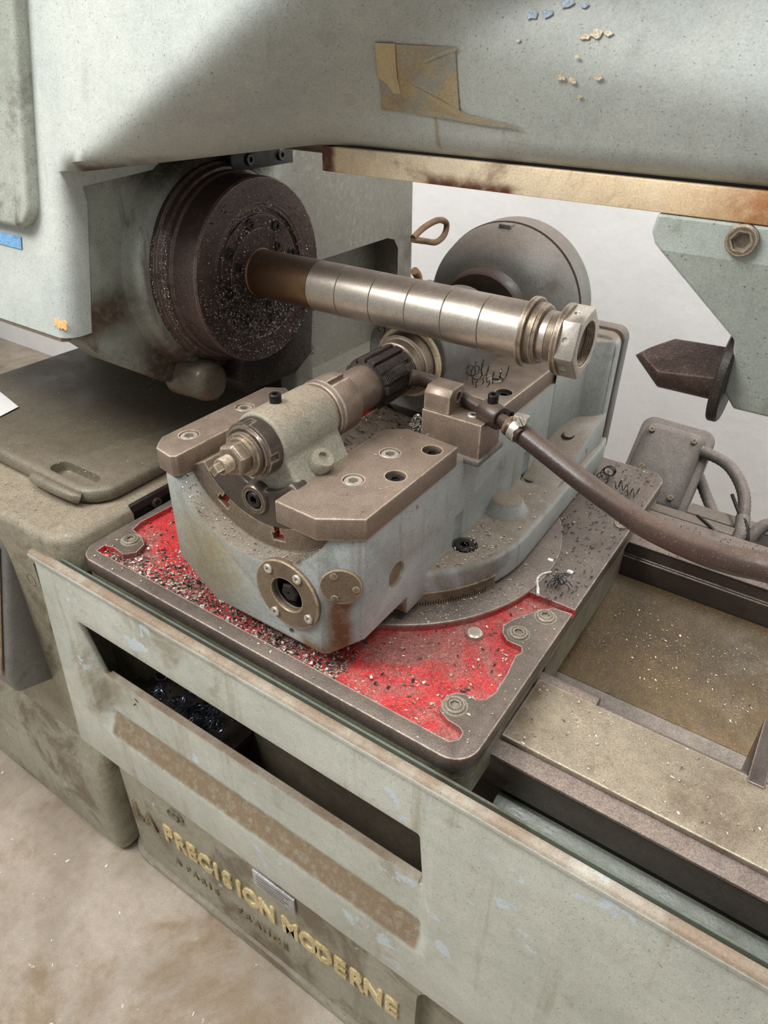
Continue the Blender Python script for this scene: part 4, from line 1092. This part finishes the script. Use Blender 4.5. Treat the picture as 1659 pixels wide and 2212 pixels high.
def s_pan():
    t = random.random(); return (random.uniform(-.16, .13), .80 + .10 * t, -.7645 + .05 * t), (0, -.45, .89)
def s_rway(): return (random.uniform(-.17, .1), random.uniform(.955, 1.06), -.6385), UPV
def s_pile():
    r = abs(random.gauss(0, .018)); a = random.uniform(0, 2 * PI)
    x = -.418 + r * math.cos(a); y = .700 + .7 * r * math.sin(a)
    return (x, y, -.440 + .045 * math.exp(-(r / .016) ** 2)), UPV
def s_cradle2():
    a = math.radians(random.uniform(240, 315)); return (HX + .097 * math.cos(a), random.uniform(.60, .80), HZ + .097 * math.sin(a)), (-math.cos(a), 0, -math.sin(a))
def s_floor():
    return (random.uniform(-1.4, -.3), random.uniform(-.1, .38), -1.40), UPV
scatter('swarf', 2300, s_red, .0016, .0065, 'swarf_bright', 'bright fine chips strewn along the red recess')
scatter('swarf', 1300, s_red, .0016, .007, 'swarf_dark', 'dark fine chips strewn over the red recess')
scatter('swarf', 700, s_table, .0012, .0045, 'swarf_bright', 'pale chips sprinkled on the table top')
scatter('swarf', 650, s_tabler, .0012, .006, 'swarf_dark', 'dark chips on the right rear table top')
scatter('swarf', 380, s_ledge, .001, .004, 'swarf_bright', 'pale chips on the curved ledge of the swivel head')
scatter('swarf', 420, s_ring, .001, .004, 'swarf_bright', 'pale chips on the round seat ring')
scatter('swarf', 420, s_cradle, .0008, .0038, 'swarf_bright', 'chips lying in the front of the curved cradle')
scatter('swarf', 110, s_plates, .0008, .003, 'swarf_bright', 'tiny chips on the clamp plates')
scatter('swarf', 6500, s_disc, .0009, .0034, 'swarf_bright', 'glittering chips stuck to the spindle faceplate', .35)
scatter('swarf', 4200, s_disc, .0015, .0050, 'swarf_dark', 'dark chips stuck to the lower spindle faceplate', .1)
scatter('swarf', 2200, s_rim, .0008, .0028, 'swarf_bright', 'glittering chips on the faceplate rim', .1)
scatter('swarf', 2500, s_defl, .001, .0035, 'swarf_dark', 'dark chips caked under the faceplate', .1)
scatter('swarf', 420, s_lid, .0012, .004, 'swarf_bright', 'pale chips scattered on the oily lid')
scatter('swarf', 240, s_cast, .001, .004, 'swarf_bright', 'pale chips on the bed end casting')
scatter('swarf', 170, s_guard, .0012, .005, 'swarf_bright', 'pale chips on the steel cover strip')
scatter('swarf', 300, s_pan, .001, .004, 'swarf_bright', 'pale chips on the oily chip pan')
scatter('swarf', 600, s_rway, .001, .004, 'swarf_dark', 'dark chips on the rear slideway')
scatter('swarf', 1600, s_pile, .002, .006, 'swarf_bright', 'heap of fine chips beside the nozzle bracket', .5)
scatter('swarf', 900, s_cradle2, .0015, .006, 'swarf_dark', 'dark chips in the saddle under the hob')
scatter('debris', 90, s_floor, .002, .008, 'white', 'pale crumbs on the concrete floor', .1)
# tangle of curls inside the guard slot
ct = bmesh.new()
for k in range(46):
    c = Vector((random.uniform(-.74, -.60), random.uniform(.425, .50), -.885 + random.uniform(-.025, .05)))
    ax = Vector((random.uniform(-1, 1), random.uniform(-1, 1), random.uniform(-.6, .6))).normalized(); u = ax.orthogonal().normalized(); v = ax.cross(u)
    rr_ = random.uniform(.004, .011); ln = random.uniform(.01, .03); n = 30
    tube([c + u * (rr_ * math.cos(t * .5)) + v * (rr_ * math.sin(t * .5)) + ax * (ln * t / n) for t in range(n)], .0011, 5, bm=ct)
tag(obj('swarf_tangle', ct, 'swarf_blue'), 'mass of dark curled chips seen through the guard slot', 'metal chips', kind='stuff')
obj('chip_shelf', box(-.82, -.58, .43, .505, -.93, -.915), 'dark', bed)
